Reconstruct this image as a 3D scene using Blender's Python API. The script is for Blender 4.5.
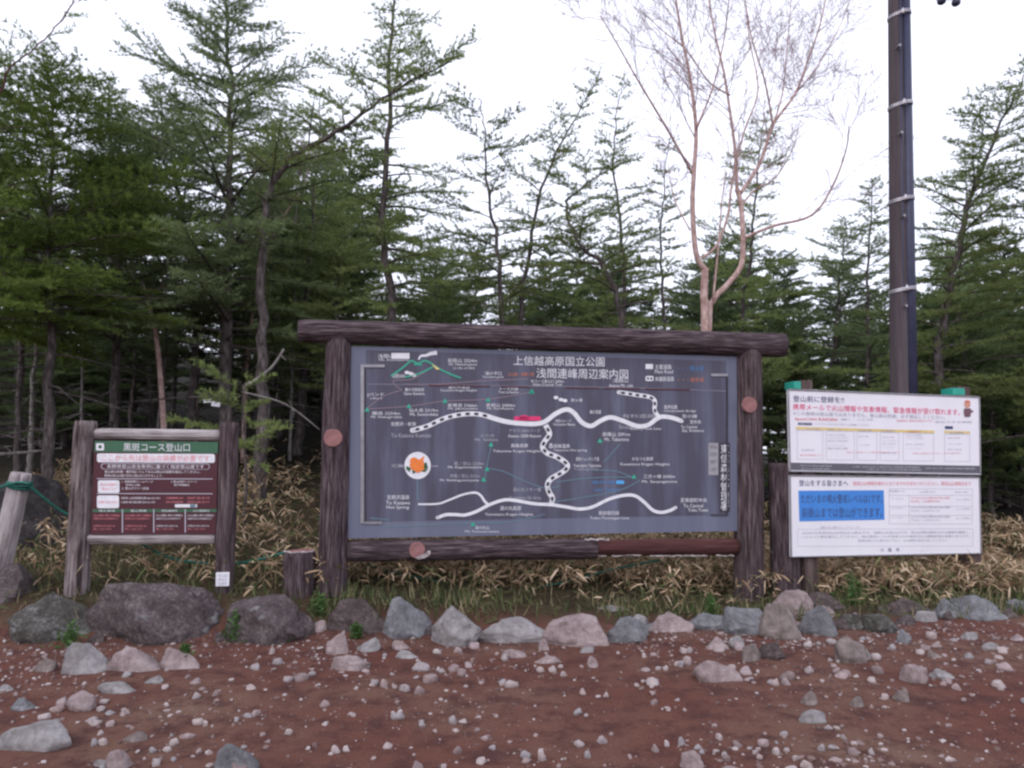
import bpy, bmesh, math, random
import numpy as np
from mathutils import Vector, Matrix, noise as mnoise

scene = bpy.context.scene
for _o in list(bpy.data.objects):
    bpy.data.objects.remove(_o)

# ------------------------------------------------------------------ camera, sky, sun, exposure
F = 740.0                       # focal length in pixels of the 1024 px wide frame
PITCH = math.radians(5.48)
EYE = 1.5
cam_data = bpy.data.cameras.new("camera")
cam_data.sensor_width = 36.0
cam_data.lens = F * 36.0 / 1024.0
cam_data.clip_end = 2000.0
cam_data.clip_start = 0.05
cam = bpy.data.objects.new("camera", cam_data)
scene.collection.objects.link(cam)
cam.location = (0, 0, EYE)
cam.rotation_euler = (math.radians(90) + PITCH, 0, 0)
scene.camera = cam

SUN_EL, SUN_ROT = math.radians(38), math.radians(205)
world = bpy.data.worlds.new("World")
scene.world = world
world.use_nodes = True
wn = world.node_tree.nodes; wl = world.node_tree.links
wn.clear()
w_out = wn.new("ShaderNodeOutputWorld")
w_bg = wn.new("ShaderNodeBackground")
w_sky = wn.new("ShaderNodeTexSky")
w_sky.sky_type = 'NISHITA'
w_sky.sun_disc = False
w_sky.sun_elevation = SUN_EL
w_sky.sun_rotation = SUN_ROT
w_sky.dust_density = 3.0
w_mix = wn.new("ShaderNodeMix"); w_mix.data_type = 'RGBA'
w_mix.inputs[0].default_value = 0.85
w_mix.inputs[7].default_value = (10.9, 11.15, 13.0, 1)      # even white cloud cover
wl.new(w_sky.outputs[0], w_mix.inputs[6])
wl.new(w_mix.outputs[2], w_bg.inputs[0])
w_bg.inputs[1].default_value = 0.10
wl.new(w_bg.outputs[0], w_out.inputs[0])

sun_data = bpy.data.lights.new("sun", 'SUN')
sun_data.energy = 0.6
sun_data.angle = math.radians(40)
sun_data.color = (1.0, 0.95, 0.92)
sun = bpy.data.objects.new("sun", sun_data)
scene.collection.objects.link(sun)
# sun stands behind the camera, a little to the left
_sd = Vector((math.sin(SUN_ROT) * math.cos(SUN_EL), math.cos(SUN_ROT) * math.cos(SUN_EL), math.sin(SUN_EL)))
sun.rotation_euler = _sd.to_track_quat('Z', 'Y').to_euler()

scene.view_settings.view_transform = 'Standard'
scene.view_settings.look = 'None'
scene.view_settings.exposure = 0.42
scene.view_settings.gamma = 1.0
scene.view_settings.use_curve_mapping = False
scene.cycles.filter_width = 2.5          # soft lens
scene.cycles.max_bounces = 6
scene.cycles.transparent_max_bounces = 4

# ------------------------------------------------------------------ helpers
COL = scene.collection
CP, SP = math.cos(PITCH), math.sin(PITCH)

def ray(px, py):
    dx = (px - 512.0) / F; dy = (384.0 - py) / F
    return Vector((dx, CP - dy * SP, SP + dy * CP))

def at(px, py, Y):
    d = ray(px, py); t = Y / d.y
    return Vector((d.x * t, Y, EYE + d.z * t))

def smooth(a, b, t):
    if a > b: return 1.0 - smooth(b, a, t)
    t = min(1.0, max(0.0, (t - a) / (b - a)))
    return t * t * (3 - 2 * t)

def front(x):
    return 6.42 + 0.085 * x

def gz(x, y):
    """height of the ground"""
    f = front(x)
    h = 0.30 - 0.25 * smooth(-3.0, 2.5, x)
    z = h * smooth(f - 0.12, f + 0.55, y)
    sl = 0.19 - 0.12 * smooth(-2.0, 3.0, x)
    t = max(0.0, y - (f + 0.7))
    z += sl * min(t, 8.0) + sl * (0.25 + 0.6 * smooth(2.0, -4.0, x - 0.12 * y)) * max(0.0, min(t, 60.0) - 8.0)
    if y < f + 0.3:
        k = 1.0 - smooth(f - 0.2, f + 0.3, y)
        z += k * 0.025 * mnoise.noise((x * 0.9, y * 0.9, 3.1)) + k * 0.008 * mnoise.noise((x * 4, y * 4, 7.7))
    else:
        z += 0.05 * smooth(f + .3, f + 1.5, y) * mnoise.noise((x * 0.8, y * 0.8, 1.7))
    return z

def on_ground(px, py):
    d = ray(px, py)
    t = 2.0
    while t < 60:
        p = Vector((0, 0, EYE)) + d * t
        if p.z < gz(p.x, p.y):
            return p
        t += 0.01
    return Vector((0, 0, EYE)) + d * 12

class MB:
    """collects shapes for one mesh"""
    def __init__(self):
        self.v = []; self.f = []; self.m = []
    def add(self, vs, fs, mat=0):
        b = len(self.v)
        self.v.extend([tuple(q) for q in vs])
        for q in fs:
            self.f.append(tuple(b + i for i in q)); self.m.append(mat)
    def tube(self, pts, rad, sides=6, mat=0, cap=True):
        n = len(pts); pts = [Vector(q) for q in pts]
        vs = []; fs = []
        u = None
        for i in range(n):
            a = pts[max(0, i - 1)]; b = pts[min(n - 1, i + 1)]
            t = (b - a)
            if t.length < 1e-9: t = Vector((0, 0, 1))
            t.normalize()
            if u is None:
                u = t.orthogonal().normalized()
            else:
                u = (u - t * u.dot(t))
                if u.length < 1e-6: u = t.orthogonal()
                u.normalize()
            w = t.cross(u)
            for k in range(sides):
                ang = 2 * math.pi * k / sides
                vs.append(pts[i] + (u * math.cos(ang) + w * math.sin(ang)) * rad[i])
        for i in range(n - 1):
            for k in range(sides):
                k2 = (k + 1) % sides
                fs.append((i * sides + k, i * sides + k2, (i + 1) * sides + k2, (i + 1) * sides + k))
        if cap:
            fs.append(tuple(range(sides - 1, -1, -1)))
            fs.append(tuple((n - 1) * sides + k for k in range(sides)))
        self.add(vs, fs, mat)
    def box(self, c, s, mat=0, bevel=0.0):
        x, y, z = c; a, b, d = s[0] / 2, s[1] / 2, s[2] / 2
        vs = [(x - a, y - b, z - d), (x + a, y - b, z - d), (x + a, y + b, z - d), (x - a, y + b, z - d),
              (x - a, y - b, z + d), (x + a, y - b, z + d), (x + a, y + b, z + d), (x - a, y + b, z + d)]
        fs = [(0, 3, 2, 1), (4, 5, 6, 7), (0, 1, 5, 4), (1, 2, 6, 5), (2, 3, 7, 6), (3, 0, 4, 7)]
        self.add(vs, fs, mat)
    def mesh(self, name, mats, smooth_shade=False):
        me = bpy.data.meshes.new(name)
        me.from_pydata(self.v, [], self.f)
        for q in (mats if isinstance(mats, (list, tuple)) else [mats]):
            me.materials.append(q)
        me.polygons.foreach_set("material_index", self.m)
        if smooth_shade:
            me.polygons.foreach_set("use_smooth", [True] * len(self.f))
        me.update()
        return me
    def build(self, name, mats, parent=None, smooth_shade=False, loc=None):
        return link(name, self.mesh(name, mats, smooth_shade), parent, loc)

def link(name, data, parent=None, loc=None):
    o = bpy.data.objects.new(name, data)
    COL.objects.link(o)
    if parent is not None: o.parent = parent
    if loc is not None: o.location = loc
    return o

def fast_mesh(name, verts, nper, mats, mat_index=None, smooth_shade=False):
    """verts (n*nper,3): n separate polygons of nper corners"""
    me = bpy.data.meshes.new(name)
    nv = len(verts); nf = nv // nper
    me.vertices.add(nv); me.vertices.foreach_set("co", np.asarray(verts, dtype=np.float32).ravel())
    me.loops.add(nv); me.loops.foreach_set("vertex_index", np.arange(nv, dtype=np.int32))
    me.polygons.add(nf)
    me.polygons.foreach_set("loop_start", np.arange(0, nv, nper, dtype=np.int32))
    me.polygons.foreach_set("loop_total", np.full(nf, nper, dtype=np.int32))
    for q in (mats if isinstance(mats, (list, tuple)) else [mats]): me.materials.append(q)
    if mat_index is not None: me.polygons.foreach_set("material_index", mat_index)
    me.update(calc_edges=True)
    return me

def tag(o, label=None, cat=None, group=None, kind=None):
    if label: o["label"] = label
    if cat: o["category"] = cat
    if group: o["group"] = group
    if kind: o["kind"] = kind
    return o

def empty(name, loc, rz=0.0):
    o = bpy.data.objects.new(name, None)
    o.empty_display_size = 0.1
    COL.objects.link(o); o.location = loc; o.rotation_euler = (0, 0, rz)
    return o

def copy_tree(o, parent=None):
    c = o.copy(); COL.objects.link(c)
    if parent is not None: c.parent = parent
    for ch in list(o.children):
        copy_tree(ch, c)
    return c

def catmull(pts, n=8):
    pts = [Vector(q) for q in pts]
    out = []
    for i in range(len(pts) - 1):
        p0 = pts[max(0, i - 1)]; p1 = pts[i]; p2 = pts[i + 1]; p3 = pts[min(len(pts) - 1, i + 2)]
        for k in range(n):
            t = k / n
            out.append(0.5 * ((2 * p1) + (p2 - p0) * t + (2 * p0 - 5 * p1 + 4 * p2 - p3) * t * t + (3 * p1 - p0 - 3 * p2 + p3) * t ** 3))
    out.append(pts[-1])
    return out

# ------------------------------------------------------------------ materials
class NT:
    def __init__(self, name):
        self.m = bpy.data.materials.new(name); self.m.use_nodes = True
        self.t = self.m.node_tree; self.n = self.t.nodes; self.l = self.t.links
        self.b = self.n["Principled BSDF"]
    def node(self, kind, **kw):
        q = self.n.new(kind)
        for k, v in kw.items(): setattr(q, k, v)
        return q
    def coord(self, which="Object", scale=(1, 1, 1)):
        c = self.node("ShaderNodeTexCoord"); mp = self.node("ShaderNodeMapping")
        mp.inputs["Scale"].default_value = scale
        self.l.new(c.outputs[which], mp.inputs[0]); return mp.outputs[0]
    def worldpos(self, scale=(1, 1, 1)):
        g = self.node("ShaderNodeNewGeometry"); mp = self.node("ShaderNodeMapping")
        mp.inputs["Scale"].default_value = scale
        self.l.new(g.outputs["Position"], mp.inputs[0]); return mp.outputs[0]
    def noise(self, vec, scale, detail=4, rough=0.6):
        q = self.node("ShaderNodeTexNoise"); q.inputs["Scale"].default_value = scale
        q.inputs["Detail"].default_value = detail; q.inputs["Roughness"].default_value = rough
        if vec is not None: self.l.new(vec, q.inputs["Vector"])
        return q.outputs[0]
    def ramp(self, fac, stops):
        q = self.node("ShaderNodeValToRGB"); e = q.color_ramp.elements
        while len(e) < len(stops): e.new(0.5)
        for k, (p, c) in enumerate(stops):
            e[k].position = p; e[k].color = (*c, 1) if len(c) == 3 else c
        self.l.new(fac, q.inputs[0]); return q.outputs[0]
    def mix(self, fac, a, b, blend='MIX'):
        q = self.node("ShaderNodeMix", data_type='RGBA', blend_type=blend)
        for i, s in ((0, fac), (6, a), (7, b)):
            if isinstance(s, (int, float)): q.inputs[i].default_value = s
            elif isinstance(s, tuple): q.inputs[i].default_value = (*s, 1)
            else: self.l.new(s, q.inputs[i])
        return q.outputs[2]
    def base(self, c):
        if isinstance(c, tuple): self.b.inputs["Base Color"].default_value = (*c, 1)
        else: self.l.new(c, self.b.inputs["Base Color"])
    def set(self, rough=0.8, spec=0.3, metal=0.0):
        self.b.inputs["Roughness"].default_value = rough
        self.b.inputs["Specular IOR Level"].default_value = spec
        self.b.inputs["Metallic"].default_value = metal
    def bump(self, h, strength=0.5, dist=0.02):
        q = self.node("ShaderNodeBump"); q.inputs["Strength"].default_value = strength
        q.inputs["Distance"].default_value = dist
        self.l.new(h, q.inputs["Height"]); self.l.new(q.outputs[0], self.b.inputs["Normal"])

def plain(name, c, rough=0.6, spec=0.3, metal=0.0, vary=0.15, scale=9.0):
    t = NT(name)
    nz = t.noise(t.coord("Object"), scale, 5)
    dark = tuple(x * (1 - vary) for x in c); light = tuple(min(1, x * (1 + vary)) for x in c)
    t.base(t.ramp(nz, [(0.3, dark), (0.7, light)])); t.set(rough, spec, metal)
    return t.m

def bark_mat(name, c0, c1, c2, sc=11.0, stretch=0.09, bump=0.7):
    t = NT(name)
    v = t.coord("Object", (sc, sc, sc * stretch))
    n1 = t.noise(v, 1.6, 6, 0.65)
    n2 = t.noise(t.coord("Object", (1, 1, .5)), 2.6, 4)
    c = t.ramp(n1, [(0.36, c0), (0.52, c1), (0.68, c2)])
    c = t.mix(t.ramp(n2, [(0.35, (0, 0, 0)), (0.7, (.55, .55, .55))]), c, tuple(x * 0.62 for x in c1))
    t.base(c); t.set(0.9, 0.15); t.bump(n1, bump, 0.02)
    return t.m

def worn_mat(name, dark, mid, pale):
    t = NT(name)
    n1 = t.noise(t.coord("Object", (20, 20, 1.0)), 1.6, 6, 0.65)
    n2 = t.noise(t.coord("Object", (7, 7, 2.2)), 2.2, 6)
    c = t.ramp(n1, [(0.38, dark), (0.52, mid), (0.64, pale)])
    c = t.mix(t.ramp(n2, [(0.42, (0, 0, 0)), (0.62, (.8, .8, .8))]), c, t.ramp(n1, [(0.3, mid), (0.6, pale)]))
    t.base(c); t.set(0.85, 0.2); t.bump(n1, 0.8, 0.015)
    return t.m

M = {}
M["log_dark"] = bark_mat("dark_log_bark", (0.018, 0.012, 0.014), (0.085, 0.060, 0.067), (0.21, 0.165, 0.175), sc=30, stretch=.09, bump=1.0)
M["log_mid"] = bark_mat("brown_log_bark", (0.025, 0.017, 0.018), (0.095, 0.068, 0.073), (0.23, 0.185, 0.19), sc=28, stretch=.08, bump=1.0)
M["log_worn"] = worn_mat("worn_log_bark", (0.028, 0.019, 0.019), (0.10, 0.073, 0.073), (0.29, 0.245, 0.245))
M["log_grey"] = worn_mat("weathered_grey_wood", (0.13, 0.11, 0.11), (0.30, 0.26, 0.26), (0.48, 0.44, 0.44))
M["plug"] = plain("pink_wood_plug", (0.28, 0.14, 0.135), 0.8, 0.2, vary=0.25, scale=14)
M["chip"] = plain("white_chipped_edge", (0.42, 0.37, 0.37), 0.8, 0.2, vary=0.4, scale=25)
M["red_wood"] = bark_mat("exposed_red_wood", (0.045, 0.018, 0.017), (0.088, 0.036, 0.034), (0.14, 0.072, 0.068), bump=0.25)
M["bark"] = bark_mat("conifer_bark", (0.035, 0.028, 0.027), (0.10, 0.083, 0.080), (0.20, 0.172, 0.172), sc=14, stretch=0.3)
M["bark_pale"] = bark_mat("grey_dead_wood", (0.10, 0.09, 0.085), (0.22, 0.20, 0.19), (0.36, 0.33, 0.32), sc=14, stretch=0.3)
M["bark_birch"] = bark_mat("peach_birch_bark", (0.31, 0.19, 0.17), (0.52, 0.36, 0.325), (0.68, 0.53, 0.49), sc=8, stretch=0.7, bump=0.2)
M["twig_birch"] = plain("purple_brown_twig", (0.30, 0.21, 0.225), 0.8, 0.2, vary=0.3)
M["twig"] = plain("brown_twig", (0.07, 0.052, 0.042), 0.9, 0.1, vary=0.3)
M["twig_red"] = plain("reddish_bare_twig", (0.12, 0.055, 0.055), 0.9, 0.1, vary=0.3)

def needle_mat(name, a, b, c):
    t = NT(name)
    g = t.node("ShaderNodeNewGeometry")
    oi = t.node("ShaderNodeObjectInfo")
    r = t.ramp(g.outputs["Random Per Island"], [(0.0, a), (0.55, b), (1.0, c)])
    n = t.noise(t.worldpos(), 1.3, 3)
    r = t.mix(t.ramp(n, [(0.35, (0, 0, 0)), (0.68, (.75, .75, .75))]), r, tuple(x * 1.25 for x in c))
    hs = t.node("ShaderNodeHueSaturation")
    ad = t.node("ShaderNodeMath", operation='MULTIPLY_ADD')
    ad.inputs[1].default_value = 0.5; ad.inputs[2].default_value = 0.78
    t.l.new(oi.outputs["Random"], ad.inputs[0]); t.l.new(ad.outputs[0], hs.inputs["Value"])
    t.l.new(r, hs.inputs["Color"])
    r = hs.outputs[0]
    t.base(r); t.set(0.75, 0.15)
    tr = t.node("ShaderNodeBsdfTranslucent"); mx = t.node("ShaderNodeMixShader"); mx.inputs[0].default_value = 0.42
    t.l.new(r, tr.inputs[0]); t.l.new(t.b.outputs[0], mx.inputs[1]); t.l.new(tr.outputs[0], mx.inputs[2])
    out = [q for q in t.n if q.type == 'OUTPUT_MATERIAL'][0]
    t.l.new(mx.outputs[0], out.inputs[0])
    return t.m
M["needle"] = needle_mat("conifer_needles", (0.093, 0.133, 0.047), (0.155, 0.201, 0.070), (0.227, 0.275, 0.101))
M["needle_blue"] = needle_mat("bluish_conifer_needles", (0.091, 0.130, 0.065), (0.144, 0.196, 0.090), (0.210, 0.265, 0.120))
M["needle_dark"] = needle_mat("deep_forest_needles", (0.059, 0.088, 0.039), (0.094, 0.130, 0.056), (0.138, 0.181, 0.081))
M["needle_bright"] = needle_mat("fresh_green_needles", (0.079, 0.127, 0.030), (0.130, 0.190, 0.045), (0.187, 0.253, 0.060))

def leafy(name, stops, rough=0.7):
    t = NT(name)
    g = t.node("ShaderNodeNewGeometry")
    c = t.ramp(g.outputs["Random Per Island"], stops)
    t.base(c); t.set(rough, 0.2)
    tr = t.node("ShaderNodeBsdfTranslucent"); mx = t.node("ShaderNodeMixShader"); mx.inputs[0].default_value = 0.25
    t.l.new(c, tr.inputs[0]); t.l.new(t.b.outputs[0], mx.inputs[1]); t.l.new(tr.outputs[0], mx.inputs[2])
    out = [q for q in t.n if q.type == 'OUTPUT_MATERIAL'][0]
    t.l.new(mx.outputs[0], out.inputs[0])
    return t.m
M["sasa"] = leafy("dry_bamboo_leaves", [(0.0, (0.16, 0.105, 0.06)), (0.25, (0.33, 0.225, 0.135)), (0.55, (0.52, 0.375, 0.24)),
                                        (0.82, (0.68, 0.53, 0.38)), (0.87, (0.16, 0.17, 0.07)), (1.0, (0.10, 0.14, 0.05))])
M["sasa_green"] = leafy("bamboo_stems_and_moss", [(0.0, (0.05, 0.06, 0.025)), (0.5, (0.10, 0.10, 0.045)), (1.0, (0.16, 0.14, 0.07))])
M["grass"] = leafy("short_green_grass", [(0.0, (0.055, 0.075, 0.032)), (0.45, (0.10, 0.135, 0.05)), (0.72, (0.16, 0.19, 0.08)), (0.8, (0.30, 0.25, 0.14)), (1.0, (0.40, 0.33, 0.21))])
M["weed"] = leafy("weed_leaves", [(0.0, (0.05, 0.10, 0.03)), (0.6, (0.08, 0.15, 0.045)), (1.0, (0.13, 0.20, 0.07))])

def rock_mat(name, c0, c1, c2, lichen=0.0, sc=6.0, con=1.0):
    t = NT(name)
    v = t.coord("Object")
    n1 = t.noise(v, sc, 8, 0.7); n2 = t.noise(v, sc * 6, 6, 0.7)
    c = t.ramp(n1, [(0.36, c0), (0.5, c1), (0.64, c2)])
    c = t.mix(t.ramp(n2, [(0.40, (.8 * con,) * 3), (0.56, (0, 0, 0))]), c, tuple(x * 0.45 for x in c1))
    c = t.mix(t.ramp(n2, [(0.58, (0, 0, 0)), (0.70, (.6 * con,) * 3)]), c, tuple(min(1, x * 1.5) for x in c2))
    if lichen > 0:
        n3 = t.noise(v, sc * 1.2, 3, 0.6)
        hi = 0.74 - 0.14 * lichen
        c = t.mix(t.ramp(n3, [(hi, (0, 0, 0)), (hi + 0.07, (.6, .6, .6))]), c, (0.34, 0.35, 0.36))
    t.base(c); t.set(0.9, 0.2); n4 = t.noise(v, sc * 3, 9, 0.8)
    t.bump(n4, 0.9, 0.035)
    return t.m
M["rock_purple"] = rock_mat("purple_grey_rock", (0.075, 0.058, 0.058), (0.135, 0.108, 0.110), (0.21, 0.175, 0.175), 0.75)
M["rock_olive"] = rock_mat("mossy_grey_rock", (0.07, 0.065, 0.055), (0.13, 0.122, 0.11), (0.21, 0.205, 0.20), 0.85)
M["rock_dark"] = rock_mat("very_dark_rock", (0.025, 0.022, 0.023), (0.055, 0.048, 0.050), (0.09, 0.08, 0.082))  # mottled rock in a very dark grey
M["rock_brown"] = rock_mat("dark_brown_rock", (0.075, 0.055, 0.052), (0.13, 0.10, 0.098), (0.19, 0.155, 0.15))
M["rock_blue"] = rock_mat("blue_grey_rock", (0.14, 0.14, 0.148), (0.235, 0.235, 0.248), (0.33, 0.33, 0.345), 0.3, con=.5)
M["rock_pale"] = rock_mat("pale_grey_rock", (0.23, 0.21, 0.21), (0.355, 0.33, 0.33), (0.47, 0.445, 0.445), 0.3, con=.4)
M["rock_pink"] = rock_mat("pinkish_rock", (0.25, 0.19, 0.185), (0.39, 0.305, 0.30), (0.51, 0.42, 0.41), con=.4)
M["rock_tan"] = rock_mat("tan_rock", (0.17, 0.135, 0.122), (0.27, 0.22, 0.205), (0.37, 0.315, 0.30), con=.4)

def stone_mat():
    t = NT("pale_stone")
    oi = t.node("ShaderNodeObjectInfo")
    c = t.ramp(oi.outputs["Random"], [(0.0, (0.24, 0.185, 0.18)), (0.25, (0.40, 0.32, 0.315)), (0.5, (0.33, 0.315, 0.325)), (0.75, (0.42, 0.35, 0.335)), (1.0, (0.50, 0.45, 0.44))])
    n = t.noise(t.coord("Object"), 3.5, 6, 0.7)
    c = t.mix(t.ramp(n, [(0.35, (.7, .7, .7)), (0.62, (0, 0, 0))]), c, t.mix(1.0, c, (0.62, 0.52, 0.50), 'MULTIPLY'))
    t.base(c); t.set(0.9, 0.2); t.bump(n, 0.4, 0.1)
    return t.m
M["stone"] = stone_mat()
def gravel_mat():
    t = NT("small_gravel")
    g = t.node("ShaderNodeNewGeometry")
    t.base(t.ramp(g.outputs["Random Per Island"], [(0.0, (0.11, 0.065, 0.06)), (0.4, (0.20, 0.135, 0.125)), (0.75, (0.31, 0.24, 0.23)), (1.0, (0.44, 0.385, 0.375))]))
    t.set(0.9, 0.2)
    return t.m
M["gravel"] = gravel_mat()

def ground_mat():
    t = NT("ground_soil")
    v = t.worldpos()
    n_big = t.noise(v, 0.8, 5, 0.55); n_mid = t.noise(v, 5.0, 8, 0.7); n_fine = t.noise(v, 85.0, 6, 0.8)
    c = t.ramp(n_big, [(0.33, (0.152, 0.058, 0.043)), (0.5, (0.172, 0.080, 0.060)), (0.68, (0.212, 0.126, 0.092))])
    c = t.mix(t.ramp(n_mid, [(0.38, (.9, .9, .9)), (0.54, (0, 0, 0))]), c, (0.088, 0.040, 0.036))
    c = t.mix(t.ramp(n_fine, [(0.55, (0, 0, 0)), (0.68, (.75, .75, .75))]), c, (0.24, 0.16, 0.145))
    c = t.mix(t.ramp(n_fine, [(0.34, (.75, .75, .75)), (0.46, (0, 0, 0))]), c, (0.06, 0.028, 0.026))
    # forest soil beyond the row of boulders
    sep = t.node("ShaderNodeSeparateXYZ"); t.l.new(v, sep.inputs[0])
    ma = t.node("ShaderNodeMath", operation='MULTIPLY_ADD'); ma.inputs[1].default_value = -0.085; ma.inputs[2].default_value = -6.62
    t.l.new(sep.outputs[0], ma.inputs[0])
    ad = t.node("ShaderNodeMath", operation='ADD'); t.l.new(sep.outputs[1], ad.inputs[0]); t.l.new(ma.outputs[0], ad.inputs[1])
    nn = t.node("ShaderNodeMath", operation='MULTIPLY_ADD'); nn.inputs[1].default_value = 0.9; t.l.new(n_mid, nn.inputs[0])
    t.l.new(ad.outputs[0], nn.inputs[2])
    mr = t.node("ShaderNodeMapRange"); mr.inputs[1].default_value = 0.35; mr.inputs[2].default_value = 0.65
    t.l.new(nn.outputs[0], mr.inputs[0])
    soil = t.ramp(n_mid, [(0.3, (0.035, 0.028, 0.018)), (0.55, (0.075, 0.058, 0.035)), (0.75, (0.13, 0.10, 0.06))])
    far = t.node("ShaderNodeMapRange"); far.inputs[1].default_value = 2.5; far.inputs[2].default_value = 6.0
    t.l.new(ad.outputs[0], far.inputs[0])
    soil = t.mix(far.outputs[0], soil, t.ramp(n_mid, [(0.3, (0.008, 0.007, 0.005)), (0.7, (0.024, 0.020, 0.014))]))  # soil darkens with distance: shade inside the woods painted into the colour
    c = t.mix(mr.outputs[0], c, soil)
    t.base(c); t.set(0.95, 0.1)
    h = t.node("ShaderNodeMath", operation='MULTIPLY_ADD'); h.inputs[1].default_value = 2.0
    t.l.new(n_mid, h.inputs[0]); t.l.new(n_fine, h.inputs[2])
    t.bump(h.outputs[0], 0.7, 0.03)
    return t.m
M["ground"] = ground_mat()

# ------------------------------------------------------------------ the ground
def build_ground():
    xs = np.unique(np.round(np.concatenate([np.linspace(-400, -20, 14), np.linspace(-20, -6, 29), np.linspace(-6, 7, 200), np.linspace(7, 22, 31), np.linspace(22, 400, 14)]), 4))
    ys = np.unique(np.round(np.concatenate([np.linspace(-60, 1, 14), np.linspace(1, 2.8, 13), np.linspace(2.8, 9, 130), np.linspace(9, 20, 45), np.linspace(20, 60, 30), np.linspace(60, 600, 14)]), 4))
    vs = [(x, y, gz(x, y)) for y in ys for x in xs]
    nx = len(xs)
    fs = [(j * nx + i, j * nx + i + 1, (j + 1) * nx + i + 1, (j + 1) * nx + i) for j in range(len(ys) - 1) for i in range(nx - 1)]
    b = MB(); b.add(vs, fs)
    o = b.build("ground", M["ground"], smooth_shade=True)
    tag(o, "red brown bare dirt ground rising into the forest floor", "ground", kind="structure")
build_ground()

# ------------------------------------------------------------------ trees
def conifer_parts(path, r0, crown_start, spread, nbr, seed, rise=0.15, droop=0.12, tuft=0.040, nl=0.060, nw=0.0125, K=6,
                  side=None, profile=0.75, dead=0, top_dense=1.0, minlen=0.12, twig_step=0.065, needles=True):
    """path: local points base->top. Returns trunk MB, needle array, twig MB"""
    rng = random.Random(seed); nr = np.random.RandomState(seed)
    P = catmull(path, 6)
    L = [0.0]
    for i in range(1, len(P)): L.append(L[-1] + (P[i] - P[i - 1]).length)
    tot = L[-1]
    wob = [Vector((rng.uniform(-1, 1), rng.uniform(-1, 1), 0)) * r0 * 0.35 for _ in P]
    P = [p + w for p, w in zip(P, wob)]
    rad = [max(0.008, r0 * (1 - 0.93 * (s / tot) ** 0.9)) for s in L]
    trunk = MB(); trunk.tube(P, rad, 9, 0)
    twigs = MB()
    def along(s):
        s = max(0, min(tot, s))
        for i in range(1, len(L)):
            if L[i] >= s:
                k = (s - L[i - 1]) / max(1e-9, L[i] - L[i - 1])
                return P[i - 1].lerp(P[i], k), rad[i - 1] * (1 - k) + rad[i] * k
        return P[-1], rad[-1]
    tp = []; td = []
    az = rng.uniform(0, 6.28)
    for b in range(nbr + dead):
        isdead = b >= nbr
        if isdead:
            f = rng.uniform(0.12, crown_start + 0.1)
        else:
            f = crown_start + (1 - crown_start) * ((b + rng.random()) / nbr) ** 0.92
        s = f * tot
        c, r = along(s)
        az += 2.4 + rng.uniform(-0.5, 0.5)
        rel = (f - crown_start) / (1 - crown_start) if not isdead else 0.3
        ln = spread * max(0.0, (1 - rel)) ** profile * rng.choice((.35, .6, .8, 1.0, 1.15, 1.3)) * rng.uniform(.85, 1.1) + minlen
        if rel < 0.12 and not isdead: ln *= 0.6 + rel * 3
        if isdead: ln = spread * rng.uniform(0.25, 0.75)
        d = Vector((math.cos(az), math.sin(az), 0))
        if side is not None:
            ln *= 0.75 + 0.45 * d.dot(Vector(side))
            ln = max(ln, 0.1)
        up = rise + 0.55 * rel + rng.uniform(-0.22, 0.25)
        if isdead: up = rng.uniform(-0.25, 0.2)
        n = 6
        pts = [c]; cur = c.copy(); dirv = (d + Vector((0, 0, up))).normalized()
        for k in range(n):
            cur = cur + dirv * (ln / n)
            pts.append(cur.copy())
            dirv = dirv + Vector((rng.uniform(-.12, .12), rng.uniform(-.12, .12), -droop * (1 - 1.6 * k / n) * (1 - 0.6 * rel) + rng.uniform(-.05, .05)))
            dirv.normalize()
        rb = min(r * 0.45, 0.006 + 0.011 * ln)
        trunk.tube(pts, [max(0.0025, rb * (1 - 0.85 * k / n)) for k in range(n + 1)], 4, 0, cap=False)
        if isdead:
            for q in range(4):
                k = rng.randint(2, n - 1)
                e = pts[k] + (d + Vector((rng.uniform(-1, 1), rng.uniform(-1, 1), rng.uniform(-.3, .4)))).normalized() * ln * rng.uniform(.15, .35)
                trunk.tube([pts[k], pts[k].lerp(e, .5) + Vector((0, 0, rng.uniform(-.03, .03))), e], [0.0035, 0.003, 0.0015], 3, 0, cap=False)
            continue
        if not needles: continue
        if rng.random() < .13: continue
        # twigs and tufts
        cnt = max(3, int(ln / twig_step))
        lat = Vector((-d.y, d.x, 0))
        for q in range(cnt):
            u = 0.16 + 0.84 * (q + rng.random()) / cnt
            x = u * n; k = min(n - 1, int(x)); p0 = pts[k].lerp(pts[k + 1], x - k)
            dv = (pts[k + 1] - pts[k]).normalized()
            sg = 1 if q % 2 else -1
            tl = (0.16 + 0.34 * ln * (1 - u * 0.75)) * rng.uniform(0.5, 1.1)
            tl = min(tl, 0.75)
            t_dir = (dv * rng.uniform(0.5, 0.9) + lat * sg * rng.uniform(0.5, 0.95) + Vector((0, 0, rng.uniform(-0.15, 0.30)))).normalized()
            p1 = p0 + t_dir * tl
            twigs.add([p0 + Vector((0, 0, .002)), p0 - Vector((0, 0, .002)) + lat * .003, p1], [(0, 1, 2)], 0)
            nt = max(2, int(tl / tuft))
            for w in range(nt):
                g = (w + rng.random()) / nt
                tp.append(p0.lerp(p1, g) + Vector((0, 0, -0.03 * g * tl))); td.append(t_dir)
        nt = max(2, int(ln / tuft * 0.8))
        for w in range(nt):
            u = 0.12 + 0.88 * (w + rng.random()) / nt
            x = u * n; k = min(n - 1, int(x))
            tp.append(pts[k].lerp(pts[min(n, k + 1)], x - k)); td.append((pts[k + 1] - pts[k]).normalized())
    if not tp:
        return trunk, None, twigs
    tp = np.array(tp); td = np.array(td)
    tp = np.repeat(tp, K, 0); td = np.repeat(td, K, 0)
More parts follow.
